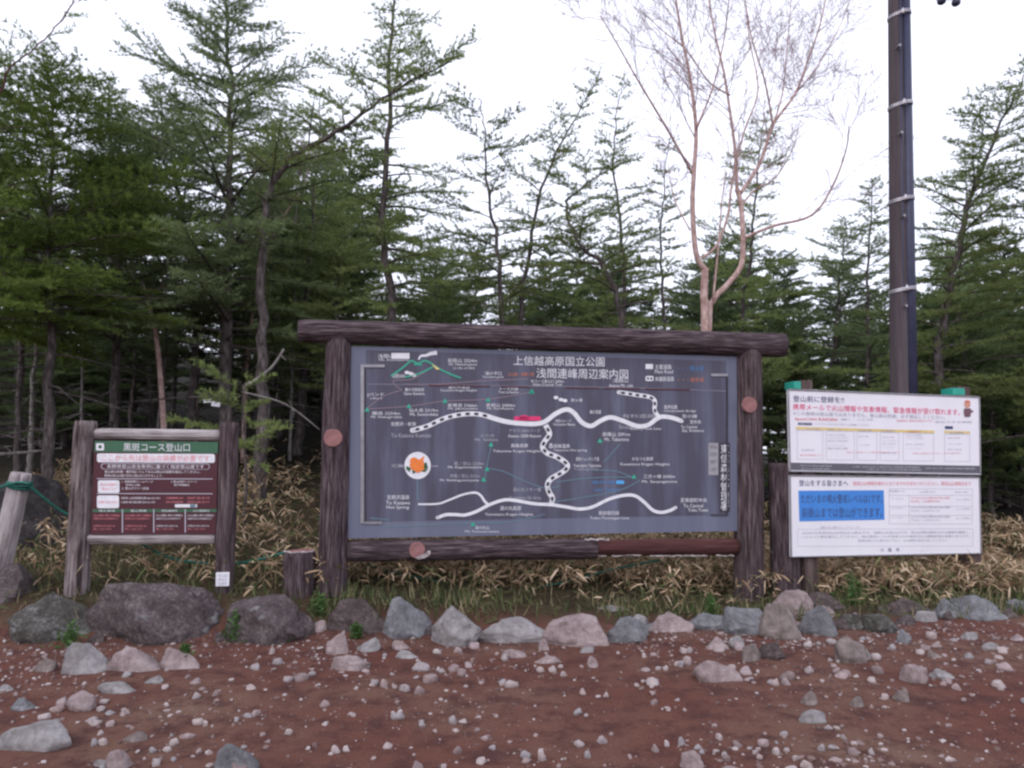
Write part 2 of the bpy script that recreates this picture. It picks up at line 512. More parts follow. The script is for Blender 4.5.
    N = len(tp)
    rd = nr.normal(size=(N, 3)); rd /= np.linalg.norm(rd, axis=1, keepdims=True)
    d = td * 0.75 + rd * 0.8 + np.array([0, 0, 0.18]); d /= np.linalg.norm(d, axis=1, keepdims=True)
    ln = nl * nr.uniform(0.6, 1.4, (N, 1))
    wv = np.cross(d, nr.normal(size=(N, 3))); wv /= np.linalg.norm(wv, axis=1, keepdims=True) + 1e-9
    wv *= nw * 0.5 * nr.uniform(0.7, 1.3, (N, 1))
    st = tp + nr.normal(size=(N, 3)) * 0.006
    tri = np.stack([st - wv, st + wv, st + d * ln], axis=1).reshape(-1, 3)
    return trunk, tri, twigs

TREE_STATS = [0]
def conifer(name, root_loc, path, needle_mat="needle", bark="bark", label=None, group=None, cat="tree", **kw):
    trunk, tri, twigs = conifer_parts(path, **kw)
    root = empty(name, root_loc)
    tag(root, label, cat, group)
    trunk.build("trunk", M[bark], root, smooth_shade=True)
    if tri is not None:
        tv = np.array(twigs.v, dtype=np.float32)
        # twigs share the crown mesh
        allv = np.concatenate([tri, tv]) if len(tv) else tri
        mi = np.zeros(len(allv) // 3, dtype=np.int32); mi[len(tri) // 3:] = 1
        me = fast_mesh("crown", allv, 3, [M[needle_mat], M["twig"]], mi)
        link("crown", me, root)
        TREE_STATS[0] += len(mi)
    return root

def path_px(pts, Y, dy=None):
    """photo points base->top at about distance Y, with the base run down to the ground"""
    w = [at(x, y, Y + (dy[i] if dy else 0)) for i, (x, y) in enumerate(pts)]
    base = w[0]
    g = gz(base.x, base.y) - 0.08
    if base.z > g + 0.3:
        w = [Vector((base.x + (base.x - w[1].x) * 0.15, base.y, g))] + w
    root = Vector((w[0].x, w[0].y, g))
    return root, [p - root for p in w]

def hero(pts, Y, label, name="conifer_tree", dy=None, rpx=5.0, **kw):
    root, loc = path_px(pts, Y, dy)
    return conifer(name, root, loc, label=label, r0=rpx * Y / F, **kw)

CG = "conifers standing along the edge of the forest"
hero([(392, 330), (384, 230), (388, 120), (392, 0), (394, -70)], 11, "tall straight conifer rising behind the left half of the map board",
     rpx=6.5, crown_start=0.30, spread=1.35, nbr=86, seed=11, rise=0.05, group=CG, side=(0.5, 0, 0), dead=6)
hero([(503, 330), (498, 250), (488, 190), (484, 130), (480, 98)], 11, "slim conifer with a flat tuft of foliage at its top, behind the board title",
     rpx=5, crown_start=0.34, spread=0.85, nbr=45, seed=12, rise=0.12, group=CG, profile=0.25, dead=5, tuft=.042)
hero([(520, 330), (530, 245), (545, 178), (572, 125), (600, 78)], 12, "thin conifer leaning right behind the middle of the map board",
     rpx=4.5, crown_start=0.38, spread=1.0, nbr=51, seed=13, rise=0.15, group=CG, dead=5, tuft=.042)
hero([(622, 335), (607, 272), (580, 245), (566, 205), (577, 192), (615, 162)], 11, "crooked conifer bending left then right behind the map board",
     rpx=6, crown_start=0.42, spread=0.95, nbr=40, seed=14, rise=0.15, group=CG, dead=6, profile=.4)
hero([(625, 330), (621, 230), (614, 170), (617, 110), (624, 82)], 13, "straight thin conifer left of the bare birch",
     rpx=4, crown_start=0.36, spread=0.8, nbr=59, seed=15, rise=0.1, group=CG, dead=4, tuft=.042)
hero([(664, 330), (661, 240), (664, 190), (668, 142)], 13, "narrow pointed conifer just left of the birch stems",
     rpx=3.5, crown_start=0.15, spread=0.85, nbr=64, seed=16, rise=0.08, group=CG, tuft=.042)
hero([(742, 330), (750, 260), (757, 190), (764, 112)], 13.5, "spreading conifer showing through the birch from behind",
     rpx=4, crown_start=0.12, spread=1.65, nbr=81, seed=17, rise=0.0, group=CG, tuft=.042)
hero([(262, 420), (262, 300), (263, 225), (274, 182), (300, 152), (345, 126), (400, 88), (450, 62)], 10, "curved conifer trunk arching to the right above the small sign",
     rpx=7.5, crown_start=0.55, spread=1.1, nbr=34, seed=18, rise=0.35, group=CG, bark="bark", profile=0.35, dead=6, dy=[0, 0, 0, -.1, -.2, -.3, -.4, -.5])
hero([(228, 440), (226, 300), (229, 200), (231, 100), (228, 30), (228, -25)], 11, "big broad conifer with a feathery top above the small sign",
     rpx=8, crown_start=0.24, spread=2.1, nbr=135, seed=19, rise=0.12, group=CG, needle_mat="needle_blue", dead=12, profile=0.6, tuft=.042)
hero([(190, 440), (196, 300), (180, 200), (165, 120), (150, 85)], 11.8, "dense conifer filling the gap left of the big broad one",
     rpx=6, crown_start=0.28, spread=2.0, nbr=108, seed=20, rise=0.2, group=CG, needle_mat="needle_blue", dead=10, tuft=.042)
hero([(50, 440), (49, 250), (54, 120), (48, 75)], 9.6, "heavy green conifer above the leaning grey rope post",
     rpx=6.5, crown_start=0.40, spread=1.9, nbr=128, seed=21, rise=0.05, group=CG, dead=14, profile=0.45, tuft=.042, needle_mat="needle_bright")
hero([(112, 440), (118, 260), (112, 150), (108, 85)], 11, "bluish conifer with ragged top at the left, before the deeper trees",
     rpx=5.5, crown_start=0.34, spread=1.6, nbr=97, seed=22, rise=0.2, group=CG, dead=12, needle_mat="needle_blue")
hero([(-25, 450), (-22, 250), (-12, 130), (-8, 60)], 9.2, "conifer cut by the left edge of the photo",
     rpx=7, crown_start=0.36, spread=1.5, nbr=102, seed=23, rise=0.05, group=CG, dead=10, needle_mat="needle_bright")
hero([(300, 420), (308, 280), (316, 170), (322, 92)], 13, "conifer half hidden behind the arching trunk",
     rpx=5, crown_start=0.22, spread=1.3, nbr=62, seed=24, rise=0.1, group=CG, dead=8, tuft=.042)
hero([(935, 430), (942, 330), (956, 262), (972, 195), (1003, 120), (1032, 62)], 11, "tall conifer leaning right beside the utility pole",
     rpx=6.5, crown_start=0.20, spread=1.5, nbr=116, seed=25, rise=0.08, group=CG, profile=0.5, bark="bark", side=(-.15, 0, 0))
hero([(965, 430), (960, 300), (964, 215), (966, 170)], 13, "shorter upright conifer between the pole and the leaning one",
     rpx=4, crown_start=0.2, spread=1.2, nbr=81, seed=26, rise=0.08, group=CG, tuft=.042, needle_mat="needle_blue")
hero([(866, 420), (868, 320), (868, 250), (872, 178)], 13, "slim dark conifer just left of the utility pole",
     rpx=3.8, crown_start=0.15, spread=1.25, nbr=83, seed=27, rise=0.05, group=CG, tuft=.042, needle_mat="needle_blue")
hero([(828, 420), (836, 330), (840, 280), (846, 222)], 14.5, "small rounded conifer above the upper notice panel",
     rpx=4, crown_start=0.12, spread=1.55, nbr=81, seed=28, rise=0.05, group=CG, tuft=.042, needle_mat="needle_blue", profile=.55)
hero([(1062, 430), (1055, 300), (1046, 200), (1040, 110)], 10.5, "conifer cut by the right edge of the photo",
     rpx=6, crown_start=0.18, spread=1.6, nbr=116, seed=29, rise=0.02, group=CG)
hero([(435, 340), (434, 300), (440, 248)], 13, "low bushy conifer behind the board, between its two nearest trunks",
     rpx=4, crown_start=0.25, spread=1.7, nbr=83, seed=30, rise=0.02, group=CG, tuft=.042, needle_mat="needle_blue", profile=.5)
hero([(338, 360), (336, 290), (345, 215)], 12.2, "short green conifer behind the top left corner of the board",
     rpx=4.5, crown_start=0.3, spread=1.6, nbr=81, seed=31, rise=0.02, group=CG, profile=.5)
hero([(246, 470), (244, 425), (243, 385)], 8.6, "young green conifer with flat low sprays behind the small sign",
     name="conifer_sapling", rpx=2.2, crown_start=0.45, spread=0.8, nbr=11, seed=32, rise=-0.02, droop=.03, needle_mat="needle", profile=.15, cat="young tree", side=(-.6, 0, 0))

# deeper forest: prototypes then copies
protos = []
specs = [dict(h=7.5, cs=0.30, sp=1.7, nbr=62, seed=41), dict(h=6.5, cs=0.22, sp=1.5, nbr=60, seed=42), dict(h=8.5, cs=0.42, sp=1.6, nbr=58, seed=43),
         dict(h=5.2, cs=0.10, sp=1.6, nbr=56, seed=44), dict(h=7.0, cs=0.5, sp=1.3, nbr=40, seed=45)]
DEEP = "conifers deep in the forest"
DEEP_LABEL = "dark conifer standing deep in the forest beyond the nearer trees"
rngf = random.Random(5)
spots = []
def deep_spot(px, top, D):
    spots.append((px, top, D))
for k in range(17):       # left woods
    D = rngf.uniform(12.5, 30)
    deep_spot(rngf.uniform(-60, 360), rngf.uniform(190, 275), D)
for k in range(9):
    deep_spot(rngf.uniform(-30, 370), rngf.uniform(105, 175), rngf.uniform(14, 19))
for k in range(26):       # middle
    deep_spot(rngf.uniform(400, 800), rngf.uniform(235, 295), rngf.uniform(14.5, 26))
for k in range(18):       # right
    deep_spot(rngf.uniform(800, 1090), rngf.uniform(235, 330), rngf.uniform(14.5, 24))
for k in range(20):
    deep_spot(rngf.uniform(-40, 320), rngf.uniform(285, 350), rngf.uniform(13.5, 22))
for k, (px, top) in enumerate([(985, 300), (1015, 320), (1045, 260), (905, 320), (790, 310), (770, 320), (940, 370), (1000, 400), (1030, 420), (960, 410)]):
    deep_spot(px, top, 12.0 + k * 0.35)
first = {}
for i, (px, top, D) in enumerate(spots):
    k = i % len(specs)
    if top > 280: k = 3
    s = specs[k]
    p = at(px, 384, D); g = gz(p.x, D) - 0.05
    topz = at(px, top, D).z
    sc = max(0.3, (topz - g) / s["h"])
    if k not in first:
        r = random.Random(s["seed"])
        path = [(0, 0, 0)] + [(r.uniform(-.12, .12) * q, r.uniform(-.12, .12) * q, s["h"] * q / 4) for q in range(1, 5)]
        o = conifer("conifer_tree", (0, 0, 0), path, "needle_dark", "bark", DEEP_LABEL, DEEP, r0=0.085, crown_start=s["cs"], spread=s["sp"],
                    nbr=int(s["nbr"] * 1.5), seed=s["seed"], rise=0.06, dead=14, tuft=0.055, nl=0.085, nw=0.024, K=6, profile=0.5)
        first[k] = o
    else:
        o = copy_tree(first[k])
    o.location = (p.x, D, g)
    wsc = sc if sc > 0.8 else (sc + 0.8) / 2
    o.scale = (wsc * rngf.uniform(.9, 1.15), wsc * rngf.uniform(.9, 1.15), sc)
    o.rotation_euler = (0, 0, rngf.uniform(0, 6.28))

# bare trunks seen under the crowns of the left woods
TR = "bare thin trunks in the dark left woods"
def bare_trunk(px, y0, y1, D, lean, label, bark, group=None, rpx=3.0, seed=1, name="conifer_tree"):
    root, loc = path_px([(px, y0), (px + lean * .5, (y0 + y1) / 2), (px + lean, y1)], D)
    trunk, _, _ = conifer_parts(loc, r0=rpx * D / F, crown_start=.3, spread=.7, nbr=0, seed=seed, dead=14, needles=False)
    r = empty(name, root); tag(r, label, "tree", group)
    trunk.build("trunk", M[bark], r, smooth_shade=True)
    return r
rb = random.Random(77)
for k in range(22):
    bare_trunk(rb.uniform(-10, 330), 440, rb.uniform(180, 250), rb.uniform(11, 17), rb.uniform(-12, 12),
               "thin bare grey trunk standing in the dark woods behind the small sign", "bark_pale" if k % 3 == 0 else "bark", TR, rb.uniform(1.6, 3.4), 300 + k)
bare_trunk(18, 440, 150, 10.5, 10, "dark bare trunk between the two conifers at the far left", "bark", None, 4.0, 401)

# ---- bare branching trees
def grow(mb, p, d, L, r, depth, rng, up=0.25, mat=0, kids=(4, 6), sides=4, spread=0.8):
    n = 4; pts = [p.copy()]; cur = p.copy(); dirv = d.normalized()
    for k in range(n):
        dirv = (dirv + Vector((rng.uniform(-.24, .24), rng.uniform(-.24, .24), rng.uniform(-.18, .18) + up * .18))).normalized()
        cur = cur + dirv * (L / n); pts.append(cur.copy())
    mb.tube(pts, [max(0.0022, r * (1 - .7 * k / n)) for k in range(n + 1)], sides if r > .008 else 3, mat, cap=False)
    if depth <= 0: return
    for c in range(rng.randint(*kids)):
        u = rng.uniform(0.25, 1.0) * n; k = min(n - 1, int(u)); q = pts[k].lerp(pts[k + 1], u - k)
        t = (pts[k + 1] - pts[k]).normalized()
        o = t.orthogonal().normalized(); o.rotate(Matrix.Rotation(rng.uniform(0, 6.28), 3, t))
        nd = (t + o * rng.uniform(.4, spread) + Vector((0, 0, up * .5))).normalized()
        grow(mb, q, nd, L * rng.uniform(.38, .65), r * .5, depth - 1, rng, up, mat, kids, 3, spread)

def birch():
    D = 10.2; rng = random.Random(9)
    base = at(704, 330, D); g = gz(base.x, D) - .05
    root = empty("birch_tree", (base.x, D, g))
    tag(root, "bare birch with peach pink stems forking above the map board", "tree")
    o = Vector((base.x, D, g))
    stems = [  # photo points, depth offsets at the two ends, radii px at the ends, where side twigs start
        ([(706, 600), (705, 330), (704, 296), (705, 268)], 0, 0, 6.5, 5.5, None),
        ([(705, 270), (696, 253), (692.5, 206), (694, 172), (696, 129), (690, 77), (683, 43), (676, 0), (668, -50)], 0, -.5, 4.6, 1.0, .35),
        ([(693, 175), (677, 146), (657, 112), (636, 77), (619, 47), (600, 15)], -.1, -.9, 2.2, .7, .15),
        ([(708, 600), (709, 330), (713, 301), (728, 284), (741, 266), (743, 241), (741, 206), (737, 189)], .15, .3, 4.6, 3.8, None),
        ([(737, 190), (735, 150), (730, 112), (724, 73), (715, 34), (709, 0), (703, -50)], .3, .2, 2.9, .8, .2),
        ([(740, 194), (760, 163), (773, 125), (795, 94), (808, 60), (821, 21), (830, -30)], .3, .9, 3.1, .8, .2),
        ([(773, 126), (765, 82), (752, 39), (745, 0), (742, -40)], .5, .1, 1.8, .6, .1),
        ([(744, 238), (773, 226), (812, 215), (833, 185), (846, 150), (849, 125)], .3, -.5, 2.6, .7, .3),
        ([(702, 258), (717, 245), (728, 215), (731, 190), (737, 159), (745, 129), (758, 90), (750, 43), (746, 10)], 0, -.4, 2.2, .7, .4),
        ([(730, 95), (709, 82), (687, 51), (662, 30), (640, 10)], .2, -.2, 1.5, .5, .1),
        ([(795, 94), (815, 70), (838, 30), (850, 0)], .8, 1.1, 1.4, .5, .1),
        ([(696, 129), (712, 90), (722, 50), (728, 10), (730, -30)], -.3, -.9, 1.5, .5, .1),
        ([(773, 125), (782, 95), (786, 60), (790, 15), (792, -20)], .5, 1.0, 1.5, .5, .1),
        ([(690, 230), (675, 200), (668, 165)], 0, .5, 1.4, .5, .2),
        ([(741, 206), (755, 190), (775, 178), (792, 150), (800, 120)], .3, .8, 1.6, .5, .2),
        ([(713, 300), (718, 250), (722, 200), (726, 170)], .1, .5, 1.7, .6, .3),
    ]
    limbs = MB(); tw = MB()
    for pts, d0, d1, r0, r1, st in stems:
        n = len(pts)
        w = []
        for i, (x, y) in enumerate(pts):
            q = at(x, y, D + d0 + (d1 - d0) * i / (n - 1))
            if y > 500: q.z = g
            w.append(q - o)
        w = catmull(w, 5); m = len(w)
        rr = [.68 * (r0 + (r1 - r0) * i / (m - 1)) * D / F for i in range(m)]
        limbs.tube(w, rr, 8, 0)
        if st is None: continue
        tot = sum((w[i + 1] - w[i]).length for i in range(m - 1))
        cnt = int(tot * (1 - st) / 0.16)
        for c in range(cnt):
            u = st + (1 - st) * (c + rng.random()) / cnt
            k = min(m - 2, int(u * (m - 1))); q = w[k].lerp(w[k + 1], rng.random())
            t = (w[k + 1] - w[k]).normalized()
            a = t.orthogonal().normalized(); a.rotate(Matrix.Rotation(rng.uniform(0, 6.28), 3, t))
            nd = (t + a * rng.uniform(.5, 1.25) + Vector((0, 0, .12))).normalized()
            grow(tw, q, nd, rng.uniform(.45, 1.15), rr[k] * .36, 2, rng, .12, 0, (4, 6), 4, 1.05)
    limbs.build("trunk", M["bark_birch"], root, smooth_shade=True)
    tw.build("crown", M["twig_birch"], root)
birch()

def bare_tree(px_pts, D, label, bark, twig, seed, rpx, name="bare_tree", cnt=10, L=(.5, 1.2), start=.5, up=.25):
    rng = random.Random(seed)
    root, loc = path_px(px_pts, D)
    r = empty(name, root); tag(r, label, "tree")
    w = catmull(loc, 5); m = len(w)
    limbs = MB(); limbs.tube(w, [rpx * D / F * (1 - .85 * i / (m - 1)) for i in range(m)], 7)
    tw = MB()
    for c in range(cnt):
        u = start + (1 - start) * (c + rng.random()) / cnt
        k = min(m - 2, int(u * (m - 1))); t = (w[k + 1] - w[k]).normalized()
        a = t.orthogonal().normalized(); a.rotate(Matrix.Rotation(rng.uniform(0, 6.28), 3, t))
        grow(tw, w[k], (t * .6 + a).normalized(), rng.uniform(*L), .009, 2, rng, up, 0, (4, 6))
    limbs.build("trunk", M[bark], r, smooth_shade=True)
    tw.build("crown", M[twig], r)
hero([(-12, 440), (-14, 200), (2, 85), (36, 48), (58, 24), (76, -4)], 8.8, "reddish sparse tree reaching over the top left corner", name="bare_tree", rpx=4.0, crown_start=.5, spread=.75, nbr=26, seed=61, rise=.25, profile=.2,
     twig_step=.16, K=4, bark="twig_red", needle_mat="needle_blue")
bare_tree([(164, 430), (158, 350), (151, 312), (145, 290), (138, 276)], 10.9, "slanting peach barked birch trunk in the dark woods above the small sign", "bark_birch", "twig_birch", 62, 3.6, "birch_tree", cnt=8, L=(.3, .7))
bare_tree([(196, 430), (196, 370), (195, 320), (192, 270)], 12.5, "faint thin birch right of the slanting birch trunk", "bark_birch", "twig_birch", 63, 2.2, "birch_tree", cnt=6, L=(.3, .7))
bare_tree([(250, 330), (272, 240), (300, 190), (314, 150)], 12.4, "thin reddish bare tree beside the arching conifer", "bark_birch", "twig_birch", 64, 2.4, cnt=9, L=(.4, .8))

# pale dead branches hanging in the woods
def dead_branch(pts, Y, r, label, seed):
    b = MB(); w = catmull([at(x, y, Y + d) for x, y, d in pts], 5); m = len(w)
    o = w[0].copy()
    b.tube([q - o for q in w], [r * (1 - .55 * i / (m - 1)) for i in range(m)], 7)
    rng = random.Random(seed)
    for k in range(3):
        q = w[rng.randint(3, m - 3)] - o
        e = q + Vector((rng.uniform(-.12, .12), rng.uniform(-.05, .05), rng.uniform(-.12, .12)))
        b.tube([q, e], [r * .4, r * .15], 4)
    tag(b.build("dead_branch", M["bark_pale"], smooth_shade=True, loc=o), label, "branch")
dead_branch([(118, 309, .3), (80, 312, .1), (40, 316, 0), (-12, 321, -.1)], 9.9, .022, "long pale dead branch lying level across the left woods", 1)
dead_branch([(246, 386, 0), (256, 380, 0), (272, 367, .05), (284, 349, .1)], 9.3, .03, "short curved bleached branch sticking up beside the board", 2)
dead_branch([(242, 392, 0), (285, 404, .1), (320, 430, .2)], 9.4, .016, "drooping grey dead branch between the small sign and the map board", 3)
dead_branch([(-10, 455, 0), (30, 452, 0), (62, 448, .1)], 9.6, .025, "fallen dead branch lying on the slope behind the grey rope post", 4)

# ------------------------------------------------------------------ ground cover (uncountable)
def leaves(n, seed, region, ln, wd, height, keep, lean=0.9, segs=2, hpow=1.0, fan=1):
    """lanceolate leaves: quads + tip, as separate islands of one mesh (each leaf 2 quads)"""
    nr = np.random.RandomState(seed)
    out_v = []; out_f = []
    k = 0
    while k < n:
        x = nr.uniform(region[0], region[1]); y = nr.uniform(region[2], region[3])
        if nr.random_sample() > keep(x, y): 
            k += 0.25
            continue
        z0 = gz(x, y) + height[0] + (height[1] - height[0]) * nr.random_sample() ** hpow
        a0 = nr.uniform(0, 6.283); nf = 1 if fan == 1 else nr.randint(3, fan + 1)
        for q_ in range(nf):
            k += 1
            a = a0 + q_ * 6.283 / nf + nr.uniform(-.5, .5); el = nr.uniform(-0.9, 0.9) * lean + 0.15
            L = nr.uniform(*ln); W = nr.uniform(*wd)
            d = np.array([math.cos(a) * math.cos(el), math.sin(a) * math.cos(el), math.sin(el)])
            s = np.cross(d, [0, 0, 1]); s /= np.linalg.norm(s) + 1e-9
            tw = nr.uniform(-1.2, 1.2); s = s * math.cos(tw) + np.cross(d, s) * math.sin(tw)
            p = np.array([x, y, z0]) + (nr.normal(0, .015, 3) if fan > 1 else 0); bend = np.array([0, 0, -L * nr.uniform(.05, .45)])
            b = len(out_v)
            m1 = p + d * L * .35; m2 = p + d * L * .7 + bend * .4; e = p + d * L + bend
            for q in (p - s * W * .2, p + s * W * .2, m1 + s * W * .5, m1 - s * W * .5, m2 + s * W * .42, m2 - s * W * .42, e):
                out_v.append(tuple(q))
            out_f += [(b, b + 1, b + 2, b + 3), (b + 3, b + 2, b + 4, b + 5), (b + 5, b + 4, b + 6)]
    return out_v, out_f

def patch(x, y, s=1.1, o=0.0):
    return mnoise.noise((x * s + o, y * s, 5.5)) * 0.5 + 0.5

def board_line(x):
    return 7.0 + 0.19 * (x + 1.4)

def sasa_keep(x, y):
    f = front(x)
    t = y - f
    if t < 0.45: return 0.0
    if -1.6 < x < 2.5 and y < board_line(x) + 0.10: return 0.16 if t > .3 else 0
    if x >= 2.5 and y < 7.6: return 0.15
    if -1.8 < x < 5.6 and y < board_line(x) + 1.5: return 1.0
    return (0.06 + 1.2 * patch(x, y) ** 2.2) * (1.0 if x > -1.8 else .6) * max(0.12, 1.0 - max(0, t - 2.2) / 5.0)
v, f = leaves(46000, 3, (-6.5, 8.0, 6.6, 13.0), (0.06, 0.16), (0.010, 0.023), (0.02, 0.33), sasa_keep, 1.0, hpow=0.8, fan=6)
b = MB(); b.add(v, f)
# stems
rs = random.Random(4)
for k in range(1500):
    x = rs.uniform(-6, 7.5); y = rs.uniform(6.8, 11)
    if rs.random() > sasa_keep(x, y): continue
    z = gz(x, y); h = rs.uniform(.2, .5)
    b.tube([(x, y, z), (x + rs.uniform(-.06, .06), y + rs.uniform(-.06, .06), z + h * .6), (x + rs.uniform(-.16, .16), y + rs.uniform(-.1, .1), z + h)], [.003, .0025, .0015], 3, 0, cap=False)
o = b.build("dry_bamboo_grass", M["sasa"]); tag(o, "straw coloured dry dwarf bamboo covering the bank behind the boulders", "ground cover", kind="stuff")

def litter_keep(x, y):
    t = y - front(x)
    if t < 0.1: return 0.0
    return 0.9 * max(0.15, 1 - max(0, t - 2.5) / 6)
v, f = leaves(9000, 8, (-7, 8.5, 6.2, 14), (0.06, 0.14), (0.010, 0.022), (0.0, 0.09), litter_keep, 0.35)
b = MB(); b.add(v, f); o = b.build("leaf_litter", M["sasa_green"]); tag(o, "brown and olive litter of old leaves on the forest bank", "ground cover", kind="stuff")

def grass_keep(x, y):
    t = y - front(x)
    if t < 0.12 or t > 1.6: return 0.0
    if x < -2.3: return 0.14 if t < .9 else .3
    base = 1.0 if (-2.0 < x < 5.5) else 0.5
    lim = 0.55 if x < 2.6 else .9
    return base * (0.04 + 1.3 * patch(x, y, 2.2, 9.0) ** 2) * (1 if t < lim else 0.12)
def grass_blades(n, seed):
    nr = np.random.RandomState(seed); out = []
    k = 0
    while k < n:
        x = nr.uniform(-6, 8); y = nr.uniform(6.0, 8.9)
        if nr.random_sample() > grass_keep(x, y):
            k += .2; continue
        k += 1
        z = gz(x, y) - .01; h = nr.uniform(.05, .19); a = nr.uniform(0, 6.28); w = nr.uniform(.004, .009)
        dx, dy = math.cos(a) * w, math.sin(a) * w
        lx, ly = nr.normal(0, .05, 2)
        out += [(x - dx, y - dy, z), (x + dx, y + dy, z), (x + lx, y + ly, z + h)]
    return np.array(out)
me = fast_mesh("green_grass", grass_blades(15000, 15), 3, M["grass"])
o = link("green_grass", me); tag(o, "short green grass growing behind the row of boulders", "grass", kind="stuff")

# ------------------------------------------------------------------ rocks
def rock_mesh(name, seed, sub=4, planes=13, rough=0.13, mat=None, flat=0.56, smooth_shade=True):
    rng = random.Random(seed)
    bm = bmesh.new(); bmesh.ops.create_icosphere(bm, subdivisions=sub, radius=1.0)
    pl = []
    for k in range(planes):
        n = Vector((rng.gauss(0, 1), rng.gauss(0, 1), rng.gauss(0, 1))).normalized(); n.z = abs(n.z) * 1.1 - .12; n.normalize(); pl.append((n, rng.uniform(flat - .12, flat + .18)))
    so = rng.uniform(0, 100)
    for v in bm.verts:
        p = v.co.copy()
        for n, d in pl:
            q = p.dot(n)
            if q > d: p -= n * (q - d) * 0.97
        nz = mnoise.fractal(p * 1.6 + Vector((so, so, so)), 0.9, 2.1, 5)
        n2 = mnoise.fractal(p * 6.0 + Vector((so, 3, so)), 1.0, 2.0, 3)
        v.co = p * (1 + rough * nz + rough * .34 * n2)
        t = min(1.0, max(-1.0, v.co.z)); k = 1.06 - .20 * t if t > -.3 else 1.12
        v.co.x *= k; v.co.y *= k
    lo = Vector([min(v.co[i] for v in bm.verts) for i in range(3)]); hi = Vector([max(v.co[i] for v in bm.verts) for i in range(3)])
    for v in bm.verts:
        v.co = Vector([(v.co[i] - lo[i]) / (hi[i] - lo[i]) - .5 for i in range(3)])
        v.co.z += 0.5
    me = bpy.data.meshes.new(name); bm.to_mesh(me); bm.free()
    if smooth_shade: me.polygons.foreach_set("use_smooth", [True] * len(me.polygons))
    if mat: me.materials.append(mat)
    return me

def rock_px(name, box, mat, label, cat, seed, depth=.8, sink=.20, back=0.0, sub=5, group=None, rough=.14, planes=13, rot=0.0, wedge=False):
    x0, y0, x1, y1 = box
    base = on_ground((x0 + x1) / 2, y1 - (y1 - y0) * .02)
    Y = base.y + back
    w = (x1 - x0) * Y / F; h = (y1 - y0) * Y / F
    if y1 - y0 < 26 and (y1 - y0) < (x1 - x0): h *= 0.92
    dp = max(.5 * w, min(w, h * 1.3)) * depth
    me = rock_mesh(name, seed, sub, planes, rough, mat)
    # real size in the mesh so the stone's texture keeps its grain
    tr = random.Random(seed * 3 + 1); sx = tr.choice((-1, 1)) * (tr.uniform(.25, .6) if wedge else tr.uniform(0, .2))
    for v in me.vertices:
        v.co = (v.co.x * w, v.co.y * dp, (v.co.z * (1 - abs(sx) * .5 + sx * v.co.x) - sink) * h * (1 + sink * .9))
    o = link(name, me)
    Yc = Y + dp * .35; xc = base.x * Yc / base.y
    o.location = (xc, Yc, min(base.z, gz(xc, Y)))
    o.rotation_euler = (0, 0, rot)
    tag(o, label, cat, group)
    return o

BG = "boulders lining the edge of the dirt"
boulders = [
    ((-28, 565, 26, 616), "rock_purple", "rounded boulder cut by the left edge under the leaning post", 101, .15),
    ((2, 588, 96, 646), "rock_olive", "rough mossy grey boulder left of the biggest boulder", 102, .05),
    ((88, 580, 218, 646), "rock_purple", "biggest boulder, purple grey with pale lichen, below the small sign", 103, 0),
    ((222, 586, 310, 645), "rock_purple", "square topped purple grey boulder right of the biggest boulder", 104, 0),
    ((326, 598, 392, 638), "rock_brown", "low dark brown boulder at the foot of the map board's left post", 105, .12),
    ((383, 594, 428, 641), "rock_blue", "upright blue grey boulder beside the low dark brown one", 106, .05),
    ((433, 605, 479, 647), "rock_pale", "pale pointed boulder under the map's flower emblem", 107, 0),
    ((478, 614, 549, 643), "rock_pale", "long flat pale boulder next to the pointed one", 108, 0),
    ((545, 613, 608, 647), "rock_pink", "pinkish boulder below the middle of the map board", 109, 0),
    ((606, 612, 648, 643), "rock_blue", "slanted blue grey boulder right of the pinkish one", 110, 0),
    ((590, 608, 632, 622), "rock_pale", "thin whitish slab lying behind the slanted blue boulder", 111, .2),
    ((646, 612, 692, 634), "rock_pink", "small pinkish boulder sunk in red soil under the board", 112, .05),
    ((690, 612, 728, 634), "rock_blue", "low grey boulder half hidden by grass left of the right post", 113, .1),
    ((724, 607, 764, 637), "rock_blue", "blue grey boulder at the foot of the map board's right post", 114, .05),
    ((760, 599, 800, 640), "rock_tan", "tan and grey boulder before the dark log post", 115, 0),
    ((772, 595, 810, 628), "rock_pink", "reddish boulder leaning behind the tan and grey one", 116, .25),
    ((800, 604, 838, 637), "rock_blue", "slanted grey blue boulder right of the dark log post", 117, .006),
    ((806, 597, 844, 622), "rock_brown", "brown boulder behind the slanted grey blue one", 118, .3),
    ((838, 612, 872, 632), "rock_olive", "grassy grey boulder under the lower notice panel", 119, .05),
    ((866, 610, 902, 634), "rock_olive", "cracked grey boulder below the middle of the notice panels", 120, .006),
    ((878, 602, 936, 624), "rock_brown", "low dark boulder with moss under the notice panels", 121, .25),
    ((932, 596, 964, 622), "rock_blue", "blocky grey boulder at the foot of the right notice post", 122, .1),
    ((954, 595, 1004, 624), "rock_blue", "large blue grey boulder at the far right end of the row", 123, .1),
]
for bx, mt, lab, sd, bk in boulders:
    w_ = (bx[2] - bx[0]) * .06
    rock_px("boulder", (bx[0] - w_, bx[1] + 1, bx[2] + w_, bx[3]), M[mt], lab, "boulder", sd, back=bk, group=BG, sink=.30, depth=.9)
rock_px("boulder", (-30, 486, 84, 580), M["rock_dark"], "big dark boulder behind the leaning grey post", "boulder", 130, back=.9, group=BG)

